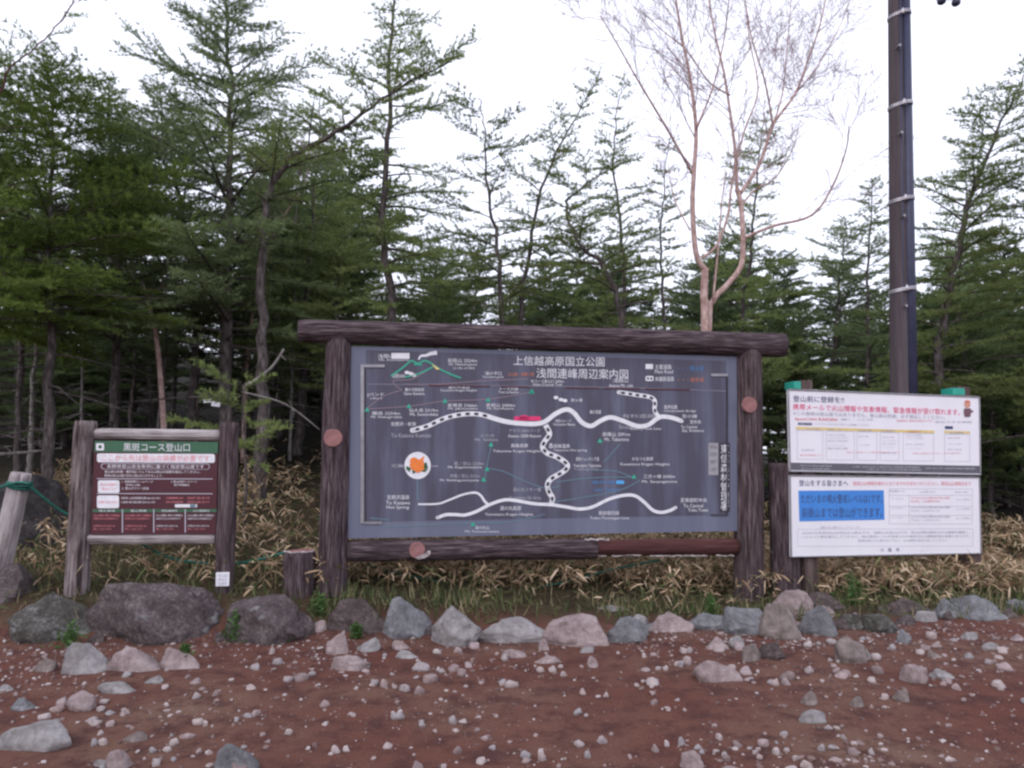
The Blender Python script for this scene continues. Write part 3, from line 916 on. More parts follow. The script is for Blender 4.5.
rw = random.Random(91)
for k, (x, y, w, h) in enumerate([(318, 632, 22, 14), (374, 634, 18, 12), (430, 636, 14, 12), (482, 640, 16, 10), (612, 640, 20, 10), (655, 632, 22, 12), (640, 628, 22, 14), (700, 628, 18, 12), (738, 634, 18, 10), (758, 630, 16, 12),
        (800, 632, 16, 12), (842, 630, 20, 12), (856, 624, 18, 12), (905, 626, 20, 12), (925, 622, 22, 12), (948, 620, 18, 10), (1005, 618, 24, 12), (1020, 612, 24, 14), (222, 642, 14, 12), (96, 644, 18, 12), (565, 640, 18, 10), (670, 622, 26, 12), (826, 618, 22, 14)]):
    rock_px("edging_stone", (x - w / 2, y - h, x + w / 2, y), M[rw.choice(["rock_pink", "rock_blue", "rock_pale", "rock_purple", "rock_pink", "rock_brown"])],
            "small half buried stone wedged in the row of boulders", "stone", 900 + k, sub=3, sink=.3, group="small stones wedged between the boulders", rot=rw.uniform(-.6, .6))

SG = "larger loose stones on the red dirt"
stones_big = [
    ((66, 640, 110, 674), "rock_pale", "rounded grey stone below the biggest boulder, left of its two neighbours"),
    ((110, 643, 163, 672), "rock_pink", "pinkish wedge stone in the middle of three below the biggest boulder"),
    ((164, 641, 207, 670), "rock_pink", "pale triangular stone at the right of three below the biggest boulder"),
    ((-2, 714, 76, 751), "rock_pale", "largest loose stone, long and pale, at the bottom left"),
    ((68, 691, 94, 712), "rock_pink", "blocky pale stone above the largest loose stone"),
    ((98, 677, 137, 694), "rock_pale", "flat whitish stone below the three stones"),
    ((12, 695, 36, 711), "rock_blue", "flat dark grey stone at the left near the bottom"),
    ((-4, 683, 13, 692), "rock_pale", "thin white stone at the left edge of the dirt"),
    ((36, 656, 57, 672), "rock_tan", "small slanted pale stone left of the rounded grey stone"),
    ((144, 675, 163, 684), "rock_pale", "thin white flake of stone right of the flat whitish stone"),
    ((217, 742, 258, 776), "rock_blue", "grey capped stone cut by the bottom edge"),
    ((228, 754, 248, 778), "rock_pink", "pink stone leaning before the grey capped stone"),
    ((104, 748, 132, 770), "rock_pink", "square pinkish stone at the bottom near the left"),
    ((92, 757, 112, 769), "rock_pale", "white chip beside the square pinkish stone"),
    ((118, 728, 148, 743), "rock_tan", "two humped tan stone near the square pinkish stone"),
    ((326, 629, 349, 655), "rock_pink", "upright pale stone standing before the low dark brown boulder"),
    ((353, 634, 380, 653), "rock_pale", "slanted grey stone right of the upright pale stone"),
    ((331, 649, 370, 671), "rock_pink", "blocky pink stone below the upright pale stone"),
    ((392, 638, 410, 650), "rock_pink", "small pink block under the upright blue grey boulder"),
    ((395, 648, 420, 659), "rock_pale", "flat pale stone below the small pink block"),
    ((502, 645, 530, 658), "rock_pink", "flat pink stone below the long flat pale boulder"),
    ((532, 652, 562, 664), "rock_pink", "low pinkish slab under the pinkish boulder"),
    ((538, 638, 549, 651), "rock_pink", "small upright stone touching the pinkish boulder"),
    ((579, 642, 594, 653), "rock_pale", "round white stone under the slanted blue boulder"),
    ((587, 655, 598, 668), "rock_pink", "small round pink stone below the round white one"),
    ((693, 652, 744, 682), "rock_pink", "two lobed pinkish stone, the largest in the right half"),
    ((700, 631, 728, 650), "rock_pink", "rounded pink stone above the two lobed stone"),
    ((728, 634, 744, 648), "rock_pale", "small grey stone right of the rounded pink stone"),
    ((740, 640, 762, 662), "rock_tan", "tan upright stone right of the small grey stone"),
    ((760, 640, 786, 660), "rock_brown", "purple brown flat stone beside the tan upright stone"),
    ((836, 638, 868, 664), "rock_tan", "tan angular stone below the lower notice panel"),
    ((856, 646, 872, 660), "rock_pale", "pale stone against the tan angular stone"),
    ((902, 662, 930, 684), "rock_pink", "smooth oval stone at the right of the dirt"),
    ((929, 664, 954, 679), "rock_pale", "pale wedge stone right of the smooth oval stone"),
    ((926, 648, 941, 658), "rock_tan", "orange tan pebble above the smooth oval stone"),
    ((896, 627, 911, 644), "rock_blue", "small upright pale blue stone under the right notice post"),
    ((797, 707, 826, 724), "rock_pale", "flat bluish white stone in the open dirt at the right"),
    ((802, 690, 817, 706), "rock_tan", "pointed tan stone above the flat bluish white stone"),
    ((850, 695, 864, 708), "rock_tan", "round tan stone right of the pointed tan one"),
    ((894, 688, 910, 702), "rock_tan", "small tan stone below the smooth oval stone"),
    ((680, 750, 702, 770), "rock_pink", "pink rounded stone at the bottom right of centre"),
    ((708, 760, 752, 782), "rock_pink", "broad pink stone cut by the bottom edge"),
    ((840, 640, 856, 648), "rock_pink", "flat pink chip above the tan angular stone"),
    ((980, 640, 1000, 650), "rock_pale", "flat whitish stone at the far right under the last boulder"),
    ((1008, 631, 1026, 641), "rock_pink", "flat pink stone at the right edge of the dirt"),
    ((962, 630, 978, 640), "rock_pale", "grey stone below the large boulder at the far right"),
    ((410, 760, 424, 774), "rock_pink", "pink pointed stone at the bottom left of centre"),
]
for k, (bx, mt, lab) in enumerate(stones_big):
    rock_px("stone", bx, M[mt], lab, "stone", 200 + k, sub=4, group=SG, rough=.15, sink=.3, planes=9, wedge=(bx[2] - bx[0]) > 1.35 * (bx[3] - bx[1]))

# small stones: shared meshes, one object each
small_meshes = [rock_mesh("small_stone", 500 + k, 2, 6, .20, M["stone"], .45) for k in range(10)]
small_px = [(271, 651, 8, 7), (276, 662, 11, 7), (254, 667, 11, 8), (287, 680, 13, 6), (310, 674, 8, 5), (299, 678, 14, 8), (193, 683, 11, 5), (196, 696, 10, 8), (215, 693, 8, 6),
    (255, 713, 9, 7), (197, 722, 12, 7), (236, 720, 8, 5), (186, 737, 14, 6), (288, 733, 8, 6), (336, 750, 9, 8), (346, 750, 8, 6), (374, 682, 9, 7), (356, 688, 6, 4), (325, 724, 7, 4), (352, 715, 8, 4),
    (383, 683, 8, 10), (404, 688, 12, 8), (418, 690, 11, 10), (430, 679, 14, 9), (420, 668, 18, 8), (453, 669, 12, 8), (461, 672, 9, 8), (441, 671, 9, 5), (468, 665, 8, 6), (459, 650, 9, 6), (437, 652, 9, 6),
    (473, 646, 14, 7), (511, 684, 15, 8), (503, 683, 9, 4), (398, 716, 12, 8), (422, 725, 8, 8), (453, 720, 9, 9), (387, 746, 10, 7), (456, 751, 10, 9), (480, 761, 10, 7), (487, 737, 7, 6), (492, 748, 8, 4),
    (526, 755, 10, 8), (541, 755, 9, 12), (443, 768, 8, 7), (505, 658, 9, 8), (541, 669, 8, 6), (552, 669, 11, 8), (564, 674, 7, 6), (583, 692, 8, 6), (578, 712, 8, 7), (606, 695, 6, 5), (601, 740, 11, 9), (579, 745, 12, 5),
    (588, 755, 8, 8), (654, 703, 9, 6), (669, 709, 5, 5), (637, 685, 6, 4), (681, 742, 10, 9), (656, 749, 8, 8), (668, 744, 6, 7), (543, 758, 7, 8), (666, 668, 6, 6), (681, 664, 8, 7), (688, 661, 10, 9), (732, 678, 12, 8),
    (690, 650, 9, 7), (776, 682, 8, 9), (787, 682, 9, 8), (810, 670, 9, 7), (838, 671, 9, 7), (848, 673, 11, 8), (785, 734, 8, 6), (765, 744, 10, 8), (778, 752, 8, 7), (822, 748, 8, 8), (855, 752, 10, 8), (872, 752, 8, 8), (845, 738, 7, 5),
    (797, 757, 8, 7), (738, 745, 12, 5), (720, 737, 8, 7), (702, 752, 6, 5), (727, 759, 8, 7), (886, 697, 9, 6), (874, 681, 10, 7), (922, 652, 8, 6), (950, 681, 13, 6), (958, 687, 9, 7), (970, 656, 8, 6), (1002, 666, 9, 6), (991, 662, 8, 5),
    (60, 702, 12, 9), (56, 710, 12, 7), (42, 717, 14, 6), (102, 702, 14, 5), (100, 709, 8, 6), (108, 713, 9, 4), (122, 714, 7, 5), (99, 733, 6, 5), (90, 720, 12, 4), (109, 724, 10, 6), (92, 743, 8, 8), (101, 743, 9, 7), (171, 743, 11, 8), (153, 750, 7, 7), (166, 750, 8, 6), (173, 759, 6, 5), (126, 712, 5, 5), (195, 680, 7, 4), (198, 752, 6, 6)]
SMG = "small stones scattered on the red dirt"
SML = "small pale stone lying loose among many others on the red dirt"
rk = random.Random(31)
cands = []
for (x, y, w, h) in small_px:
    cands.append((x, y, w, h))
while len(cands) < 235:
    r = rk.random()
    if r < .50: x, y = rk.uniform(640, 1030), rk.uniform(628, 685)
    elif r < .62: x, y = rk.uniform(680, 900), rk.gauss(748, 13)
    elif r < .82: x, y = rk.uniform(-5, 420), rk.uniform(655, 768)
    else: x, y = rk.uniform(-5, 1030), rk.uniform(635, 768)
    if not 632 < y < 775: continue
    w = rk.choice((5, 6, 7, 8, 10, 12, 15) if x > 640 and y < 690 else (4.5, 5, 6, 7, 8, 10)) * rk.uniform(.85, 1.15) * (.9 + .3 * (y - 630) / 140)
    cands.append((x, y, w, w * rk.uniform(.35, .7)))
for k, (x, y, w, h) in enumerate(cands):
    p = on_ground(x, y + h * .45)
    me = small_meshes[k % 10]
    o = link("small_stone", me)
    s = p.y / F
    o.scale = (w * s, w * s * rk.uniform(.7, 1.1), h * s * 1.12)
    o.location = (p.x, p.y + w * s * .3, gz(p.x, p.y) - h * s * .34)
    o.rotation_euler = (rk.uniform(-.2, .2), rk.uniform(-.2, .2), rk.uniform(0, 6.28))
    tag(o, SML, "stone", SMG)

def build_gravel():
    nr = np.random.RandomState(12)
    bm = bmesh.new(); bmesh.ops.create_icosphere(bm, subdivisions=1, radius=1.0)
    bv = np.array([tuple(v.co) for v in bm.verts]); bf = np.array([[v.index for v in q.verts] for q in bm.faces]); bm.free()
    vs = []; fs = []; n = 0; k = 0
    while k < 10500:
        x = nr.uniform(-5.5, 6.5); y = nr.uniform(2.9, 7.1)
        t = front(x) - y
        if t < -0.05: continue
        dens = 0.22 + .75 * math.exp(-t * 1.6) * (1.7 if x > .8 else .6)
        dens *= .1 + 2.2 * patch(x, y, 1.6, 30) ** 2
        if x > .8 and y < 4.1: dens += .35
        if nr.random_sample() > dens: continue
        k += 1
        s = .004 + .018 * nr.random_sample() ** 3.0
        q = bv * (1 + nr.uniform(-.35, .25, (len(bv), 1))) * s * nr.uniform(.6, 1.2, 3) * np.array([1, 1, .7])
        a = nr.uniform(0, 6.28); c, d = math.cos(a), math.sin(a)
        q = np.stack([q[:, 0] * c - q[:, 1] * d, q[:, 0] * d + q[:, 1] * c, q[:, 2]], 1) + np.array([x, y, gz(x, y) + s * .2])
        vs.append(q); fs.append(bf + n); n += len(bv)
    vs = np.concatenate(vs); fs = np.concatenate(fs)
    me = bpy.data.meshes.new("gravel"); me.from_pydata(vs.tolist(), [], fs.tolist()); me.materials.append(M["gravel"])
    tag(link("gravel", me), "fine gravel strewn over the red dirt", "gravel", kind="stuff")
build_gravel()

# weeds between the boulders
def weed(px, py, w, h, label, seed, back=0.05):
    p = on_ground(px, py); s = p.y / F
    rng = random.Random(seed); b = MB(); b.v.append((0, 0, -.02))
    for k in range(170):
        a = rng.uniform(0, 6.28); rr = abs(rng.gauss(0, .35)) * w * s * .6
        x, y = math.cos(a) * rr, math.sin(a) * rr
        z = h * s * max(.05, rng.random() * (1 - rr / (w * s)))
        L = rng.uniform(.025, .055); a2 = rng.uniform(0, 6.28); el = rng.uniform(-.2, .9)
        d = Vector((math.cos(a2) * math.cos(el), math.sin(a2) * math.cos(el), math.sin(el))); sd = d.cross(Vector((rng.gauss(0, 1), rng.gauss(0, 1), 1))).normalized() * L * .22
        q = Vector((x, y, z))
        b.add([q, q + d * L * .5 + sd, q + d * L, q + d * L * .5 - sd], [(0, 1, 2, 3)]); i0 = len(b.v) - 4; b.v.append((x + .002, y, z)); b.f.append((0, i0, i0 + 4)); b.m.append(0)
    o = b.build("weed", M["weed"], loc=(p.x, p.y + back, p.z)); tag(o, label, "plant", "green weeds among the boulders")
weed(236, 640, 34, 28, "round green weed between the biggest boulder and the square topped one", 1, -.03)
weed(72, 646, 36, 24, "green weed at the foot of the rough mossy boulder", 2, -.03)
weed(318, 618, 26, 22, "grassy weed tuft at the map board's left post", 3)
weed(182, 668, 12, 22, "small dry weed between the pinkish wedge and triangular stones", 4)
weed(278, 644, 14, 10, "tiny weed under the square topped boulder", 5)
weed(355, 640, 16, 14, "small weed before the low dark brown boulder", 6)
weed(855, 606, 34, 32, "leafy weed beside the notice panels' left posts", 7)
weed(712, 622, 20, 26, "grass tuft left of the map board's right post", 8)

# ------------------------------------------------------------------ frames for the signs
class Frame:
    """a vertical plane: local x along it, y away from the camera, z up"""
    def __init__(self, L, R):
        a = at(*L); c = at(*R)
        self.o = Vector((a.x, a.y, 0)); self.yaw = math.atan2(c.y - a.y, c.x - a.x)
        self.ux = Vector((math.cos(self.yaw), math.sin(self.yaw), 0)); self.uy = Vector((-math.sin(self.yaw), math.cos(self.yaw), 0))
    def px(self, x, y, d=0.0):
        r = ray(x, y); n = self.uy
        e = Vector((0, 0, EYE))
        t = (n.dot(self.o) + d - n.dot(e)) / n.dot(r)
        p = e + r * t - self.o
        return Vector((p.dot(self.ux), d, p.z))
    def local(self, w):
        p = w - self.o
        return Vector((p.dot(self.ux), p.dot(self.uy), p.z))
    def scale(self, x, y):
        return (self.px(x + 1, y) - self.px(x, y)).length

def log(name, p0, p1, r0, r1, mat, parent, flute=0.05, sides=72, seg=26, seed=0, capmat=None, knots=0):
    """a round log from p0 to p1 with a ridged skin; local Z runs along it"""
    p0 = Vector(p0); p1 = Vector(p1); d = p1 - p0; L = d.length
    b = MB(); vs = []; fs = []
    for i in range(seg + 1):
        t = i / seg; r = r0 + (r1 - r0) * t
        if i in (0, seg): r *= 0.94
        for k in range(sides):
            a = 2 * math.pi * k / sides
            nz = mnoise.noise((math.cos(a) * 3.2 + seed * 7, math.sin(a) * 3.2, t * L * 1.1 + seed))
            n2 = mnoise.noise((math.cos(a) * 8 + seed * 3, math.sin(a) * 8, t * L * 2.0))
            n3 = abs(mnoise.noise((math.cos(a) * 6 + seed * 5, math.sin(a) * 6, t * L * .7)))
            rr = r * (1 + flute * (nz * .8 + n2 * .9 - max(0, .22 - n3) * 2.6))
            vs.append((math.cos(a) * rr, math.sin(a) * rr, t * L + (0 if 0 < i < seg else 0)))
    for i in range(seg):
        for k in range(sides):
            k2 = (k + 1) % sides
            fs.append((i * sides + k, i * sides + k2, (i + 1) * sides + k2, (i + 1) * sides + k))
    b.add(vs, fs, 0)
    b.add([], [], 0)
    b.f.append(tuple(range(sides - 1, -1, -1))); b.m.append(1 if capmat else 0)
    b.f.append(tuple(seg * sides + k for k in range(sides))); b.m.append(1 if capmat else 0)
    me = b.mesh(name, [mat, capmat] if capmat else [mat], True)
    me.polygons[-1].use_smooth = False; me.polygons[-2].use_smooth = False
    o = link(name, me, parent)
    o.location = p0
    o.rotation_euler = d.to_track_quat('Z', 'Y').to_euler()
    return o

def disc(name, c, r, depth, mat, parent, seed=0, squash=1.0):
    """a plug facing the front (-y)"""
    b = MB(); n = 22; rng = random.Random(seed)
    rim = [(math.cos(2 * math.pi * k / n) * r * rng.uniform(.95, 1.04), math.sin(2 * math.pi * k / n) * r * squash * rng.uniform(.95, 1.04)) for k in range(n)]
    vs = [(x, 0, z) for x, z in rim] + [(x * .92, -depth, z * .92) for x, z in rim]
    fs = [(k, (k + 1) % n, n + (k + 1) % n, n + k) for k in range(n)] + [tuple(n + k for k in range(n))]
    b.add(vs, fs)
    o = b.build(name, mat, parent); o.location = c
    return o

class Decals:
    """flat printing on a panel: polygons, ribbons and text, as one mesh"""
    def __init__(self, fr):
        self.fr = fr; self.b = MB(); self.mats = []; self.txt = []
    def mi(self, m):
        if m not in self.mats: self.mats.append(m)
        return self.mats.index(m)
    def poly(self, pts, m, d=-.002):
        self.b.add([self.fr.px(x, y, d) for x, y in pts], [tuple(range(len(pts)))[::-1]], self.mi(m))
    def rect(self, x0, y0, x1, y1, m, d=-.002, sk=0.0):
        """sk: how far the right end sits lower (px)"""
        self.poly([(x0, y0), (x1, y0 + sk), (x1, y1 + sk), (x0, y1)], m, d)
    def rrect(self, x0, y0, x1, y1, m, d=-.002, r=2.0, sk=0.0):
        pts = []
        for cx, cy, a0 in ((x1 - r, y0 + r, -90), (x1 - r, y1 - r, 0), (x0 + r, y1 - r, 90), (x0 + r, y0 + r, 180)):
            for k in range(5):
                a = math.radians(a0 + 22.5 * k)
                X = cx + math.cos(a) * r; Y = cy + math.sin(a) * r
                pts.append((X, Y + sk * (X - x0) / (x1 - x0)))
        self.poly(pts, m, d)
    def circle(self, x, y, r, m, d=-.002, ry=None):
        self.poly([(x + math.cos(a * .2618) * r, y + math.sin(a * .2618) * (ry or r)) for a in range(24)], m, d)
    def frame(self, x0, y0, x1, y1, w, m, d=-.002, sk=0.0):
        self.rect(x0, y0, x1, y0 + w, m, d, sk); self.rect(x0, y1 - w, x1, y1, m, d, sk)
        f0 = 0; self.rect(x0, y0 + w, x0 + w, y1 - w, m, d); self.rect(x1 - w, y0 + w + sk, x1, y1 - w + sk, m, d)
    def line(self, pts, w, m, d=-.002, n=6, straight=False, w1=None):
        q = [Vector((x, y, 0)) for x, y in pts]
        c = q if straight else catmull(q, n)
        if w1 is None: w1 = w
        vs = []
        N = len(c)
        for i in range(N):
            t = c[min(N - 1, i + 1)] - c[max(0, i - 1)]
            t.normalize(); s = Vector((-t.y, t.x, 0)) * (w + (w1 - w) * i / (N - 1)) * .5
            a = c[i] + s; e = c[i] - s
            vs += [self.fr.px(a.x, a.y, d), self.fr.px(e.x, e.y, d)]
        self.b.add(vs, [(2 * i, 2 * i + 2, 2 * i + 3, 2 * i + 1) for i in range(N - 1)], self.mi(m))
        return c
    def dashes(self, pts, w, m, d, gap=4.0, on=4.2, start=3.0, end=None):
        c = catmull([Vector((x, y, 0)) for x, y in pts], 14)
        s = 0.0; seg = [c[0]]; L = [0]
        for i in range(1, len(c)): L.append(L[-1] + (c[i] - c[i - 1]).length)
        end = end or L[-1] - 2
        def P(u):
            for i in range(1, len(L)):
                if L[i] >= u:
                    k = (u - L[i - 1]) / max(1e-6, L[i] - L[i - 1]); return c[i - 1].lerp(c[i], k)
            return c[-1]
        u = start
        while u + on < end:
            a, e = P(u), P(u + on); t = (e - a).normalized(); n = Vector((-t.y, t.x, 0)) * w * .5
            self.poly([(a.x + n.x, a.y + n.y), (e.x + n.x, e.y + n.y), (e.x - n.x, e.y - n.y), (a.x - n.x, a.y - n.y)], m, d)
            u += on + gap
    def text(self, s, x0, y0, x1, y1, m, d=-.004, sk=0.0, bold=0.0):
        """text fitted into the photo rectangle; sk lowers the right end"""
        self.txt.append((s, x0, y0, x1, y1, m, d, sk, bold))
    def build(self, name, parent):
        objs = []
        for t in self.txt:
            cu = bpy.data.curves.new("lettering", 'FONT'); cu.body = t[0]; cu.size = 1.0; cu.resolution_u = 2; cu.offset = 0.0
            cu.fill_mode = 'FRONT'
            o = bpy.data.objects.new("lettering_tmp", cu); COL.objects.link(o); objs.append(o)
        dg = bpy.context.evaluated_depsgraph_get(); dg.update()
        for o, t in zip(objs, self.txt):
            me = o.evaluated_get(dg).to_mesh()
            if len(me.vertices):
                co = np.empty(len(me.vertices) * 3); me.vertices.foreach_get("co", co); co = co.reshape(-1, 3)
                lo = co.min(0); hi = co.max(0); sp = np.maximum(hi - lo, 1e-6)
                u = (co[:, 0] - lo[0]) / sp[0]; w = (co[:, 1] - lo[1]) / sp[1]
                _, x0, y0, x1, y1, m, d, sk, _b = t
                tl = self.fr.px(x0, y0, d); tr = self.fr.px(x1, y0 + sk, d); bl = self.fr.px(x0, y1, d); br = self.fr.px(x1, y1 + sk, d)
                vs = []
                for a, e in zip(u, w):
                    vs.append(bl * (1 - a) * (1 - e) + br * a * (1 - e) + tl * (1 - a) * e + tr * a * e)
                self.b.add(vs, [tuple(q.vertices) for q in me.polygons], self.mi(m))
            o.evaluated_get(dg).to_mesh_clear()
        for o in objs:
            cu = o.data; bpy.data.objects.remove(o); bpy.data.curves.remove(cu)
        return self.b.build(name, self.mats, parent)

def ink(name, c, rough=.55):
    return plain(name, c, rough, .25, vary=.10, scale=18)
INK = {k: ink(k + "_paint", c) for k, c in dict(
    white=(.74, .74, .78), grey_dim=(.19, .18, .23), grey_white=(.42, .42, .47), dark=(.05, .045, .06), black=(.035, .035, .045), green=(.05, .40, .27), teal=(.13, .22, .27), orange=(.55, .20, .12),
    red=(.62, .035, .07), pink=(.70, .05, .17), blue=(.08, .25, .52), sky=(.10, .38, .72), faint=(.24, .185, .22), brown=(.10, .035, .04), yellow=(.72, .55, .22),
    pale=(.70, .70, .74), line=(.52, .51, .58), soft_red=(.72, .25, .28), navy=(.06, .07, .16), flower=(.80, .22, .05), leaf=(.03, .10, .05),
    strip=(.33, .32, .34), slate=(.12, .12, .14), rust=(.085, .035, .045), text_grey=(.36, .36, .44), skin=(.62, .30, .22), coat=(.17, .09, .11)).items()}

def panel_mat(name, c, streak, rough=.35, spec=.4, amt=.5):
    t = NT(name)
    n1 = t.noise(t.coord("Object", (2.2, 1, .25)), 2.4, 5, .6)
    n2 = t.noise(t.coord("Object"), 1.1, 4, .5)
    col = t.mix(t.ramp(n1, [(.45, (0, 0, 0)), (.72, (amt, amt, amt))]), c, streak)
    col = t.mix(t.ramp(n2, [(.4, (0, 0, 0)), (.7, (.5, .5, .5))]), col, tuple(x * .85 for x in c))
    t.base(col); t.set(rough, spec)
    t.l.new(t.ramp(n1, [(.3, (rough * .8,) * 3), (.7, (min(1, rough * 1.4),) * 3)]), t.b.inputs["Roughness"])
    return t.m
M["map_panel"] = panel_mat("weathered_map_panel", (.074, .070, .103), (.165, .18, .26), .5, .35, .85)
M["map_edge"] = panel_mat("map_panel_edge", (.135, .145, .21), (.21, .225, .30), .5, .35)
M["maroon"] = panel_mat("maroon_panel", (.070, .017, .026), (.09, .028, .037), .45, .35)
M["green_band"] = plain("green_header", (.045, .125, .072), .5, .3, vary=.08)
M["white_panel"] = panel_mat("white_notice_panel", (.80, .79, .84), (.74, .73, .79), .4, .35, .4)
M["metal_trim"] = plain("dull_metal_trim", (.30, .29, .31), .45, .5, .6, vary=.2)
M["blue_box"] = panel_mat("bright_blue_sticker", (.06, .24, .66), (.07, .29, .74), .5, .3, .5)
M["teal_tape"] = plain("teal_tape", (.03, .33, .25), .5, .3, vary=.2)
M["rope"] = plain("green_rope", (.025, .13, .10), .8, .2, vary=.3, scale=40)

# ------------------------------------------------------------------ the map board
fr = Frame((350, 537, 6.85), (738, 530, 7.57))
board = empty("map_board", fr.o, fr.yaw)
tag(board, "large log framed mountain map board in the middle", "sign")
S = fr.scale(540, 450)
def blog(name, a, b_, r0, r1, mat, d=.03, parent=None, **kw):
    return log(name, fr.px(*a, d), fr.px(*b_, d), r0, r1, mat, parent or board, **kw)
sl, sr = fr.scale(340, 450), fr.scale(740, 450)
pl = blog("post", (331.5, 622), (339, 340), 15.2 * sl, 13.6 * sl, M["log_dark"], seed=1, seg=40)
pr = blog("post", (749.5, 625), (747.5, 350), 13.6 * sr, 12.6 * sr, M["log_mid"], seed=2, seg=40); pr["label"] = "brown post with a pale worn streak near its foot"
blog("top_beam", (298.5, 331), (783, 345.5), 12.2 * sl, 11.6 * sr, M["log_dark"], d=.01, seed=3, seg=60)
rail = blog("bottom_beam", (347, 551), (596, 548.5), 10.8 * sl, 10.0 * S, M["log_dark"], seed=4, seg=40)
red = blog("exposed_beam", (590, 548), (737, 546.5), 8.0 * S, 7.6 * sr, M["red_wood"], seed=5, flute=.015, seg=24); red["label"] = "smooth red wood where the bark has peeled off the beam"
bl = MB()
rr = random.Random(2)
for a0, n0 in ((588, 7), (612, 11), (650, 20), (716, 7)):
    lip = [fr.px(a0 + k * 3.0, 555.6 + rr.uniform(-.6, .6), -.02) for k in range(n0)]
    bl.tube(lip, [.008 * rr.uniform(.3, 1.2) for _ in lip], 6)
lip = [fr.px(585 + k * 3, 539.5 + rr.uniform(-.8, .8), -.05) for k in range(9)]
bl.tube(lip, [.012 * rr.uniform(.5, 1.2) for _ in lip], 6)
bl.build("peeled_bark_edge", M["chip"], board)
def plug_on(px, py, rpx, logr, d, parent_label, squash=1.0):
    c = fr.px(px, py, d - logr + .012)
    return disc("plug", c, rpx * fr.scale(px, py), .022, M["plug"], board, int(px), squash)
plug_on(333, 438, 9.5, 14.4 * sl, .03, None); plug_on(749, 405, 7.5, 12.8 * sr, .03, None); plug_on(417, 550, 8.3, 10.5 * sl, .03, None)
ch = MB(); ch.add([fr.px(x, y, d) for x, y, d in ((415, 557.4, -.138), (425, 553.6, -.13), (428, 550.6, -.118), (430.6, 551, -.112), (430, 555, -.112), (425, 558, -.12), (418, 559.4, -.13))], [(6, 5, 4, 3, 2, 1, 0)])
ch.build("chipped_patch", M["chip"], board)

# panel slab
def slab(frm, corners, thick, mat, name, parent, d=0.0):
    b = MB(); fv = [frm.px(x, y, d) for x, y in corners]; bv = [q + Vector((0, thick, 0)) for q in fv]
    n = len(fv)
    b.add(fv + bv, [tuple(range(n))[::-1]] + [tuple(range(n, 2 * n))] + [(k, (k + 1) % n, n + (k + 1) % n, n + k) for k in range(n)])
    return b.build(name, mat, parent)
panel = slab(fr, [(349.5, 346), (738, 356.5), (738.5, 531), (347.5, 538.5)], .03, M["map_edge"], "map_panel", board)
slab(fr, [(366, 350), (726, 361), (727, 515), (365, 522)], .001, M["map_panel"], "printed_sheet", panel, d=-.0015)
D = Decals(fr)
W, GW = INK["white"], INK["grey_white"]
d1, d2, d3 = -.004, -.006, -.008
# dark seam across
D.line([(367, 384), (440, 385), (530, 386), (640, 388), (726, 391)], 1.0, INK["grey_dim"], d1, straight=True)
for a, b_ in ((429, 490), (500, 529), (566, 599), (604, 640), (645, 690)):
    D.line([(a, 384.2 + (a - 367) * .0175), (b_, 384.2 + (b_ - 367) * .0175)], 1.5, INK["rust"], d2, straight=True)
# faint stream and trail lines
for pts in ([(491, 446), (487, 465), (485, 478)], [(488, 468), (505, 472), (522, 480), (545, 488), (560, 486)], [(383, 527), (430, 525), (473, 523), (510, 522), (545, 514)], [(556, 482), (590, 478), (632, 477)],
            [(620, 444), (612, 453), (604, 462)], [(545, 503), (580, 498), (620, 490), (640, 480)], [(590, 470), (615, 471), (632, 477)], [(390, 520), (370, 518)]):
    D.line(pts, .9, INK["teal"], d1)
for pts in ([(367, 408), (384, 396), (402, 390)], [(402, 390), (394, 384), (394, 380)], [(394, 380), (412, 379), (431, 368)], [(404, 384), (440, 384), (480, 381), (528, 379)], [(367, 409), (410, 406), (446, 401), (489, 399), (532, 392)]):
    D.line(pts, .9, INK["faint"], d1)
# roads
main1 = [(412.5, 430.5), (418, 429), (428, 426), (439.6, 420.5), (451, 416.4), (465, 414), (477, 414), (486.5, 416), (496, 419), (508, 422), (523.6, 423.6), (535, 423.8), (545, 421.6), (556, 413.5), (566.5, 409.5), (574, 413),
         (581.5, 422), (591, 426), (601, 420.5), (610.5, 417.4), (622, 420.5), (637, 426), (648, 425), (657, 418.6), (663, 416.6), (673, 418), (681.5, 421)]
D.line(main1, 5.0, W, d2, w1=4.2); D.circle(412.5, 430.3, 2.5, W, d2); D.circle(681.5, 421, 2.0, W, d2)
D.dashes(main1, 2.6, INK["black"], d3, 4.6, 4.2, 3, 84)
br = [(619, 392.3), (628, 393.5), (637, 395), (646, 396.2), (652, 398), (655, 402), (654.6, 410), (658, 416)]
D.line(br, 4.2, W, d1); D.circle(619, 392.3, 2.1, W, d1); D.dashes(br, 2.2, INK["black"], d3, 3.6, 3.6, 2.5)
dn = [(545.5, 425), (549.5, 434), (545, 441), (542.5, 447), (547, 453), (557, 457), (566, 463), (567, 468), (561, 473), (551, 479), (547.5, 485), (549, 492), (552.5, 498), (551, 505)]
D.line(dn, 5.2, W, d1); D.dashes(dn, 2.7, INK["black"], d3, 4.2, 3.8, 3.5)
main2 = [(437, 518), (445.5, 514.8), (455, 514.6), (465, 515), (476.7, 511.3), (490.4, 504.3), (504, 500), (515.8, 500.6), (535, 503.8), (551.5, 504.8), (566.5, 507), (579.4, 509), (592.3, 507), (609.5, 499), (624.5, 495.3), (635, 495.8),
         (644, 502), (652.5, 510), (661, 512.4), (669.6, 510.6), (675.6, 507.5)]
D.line(main2, 3.2, W, d2); D.circle(437.4, 517.6, 1.7, W, d2); D.circle(675.6, 507.5, 1.6, W, d2)
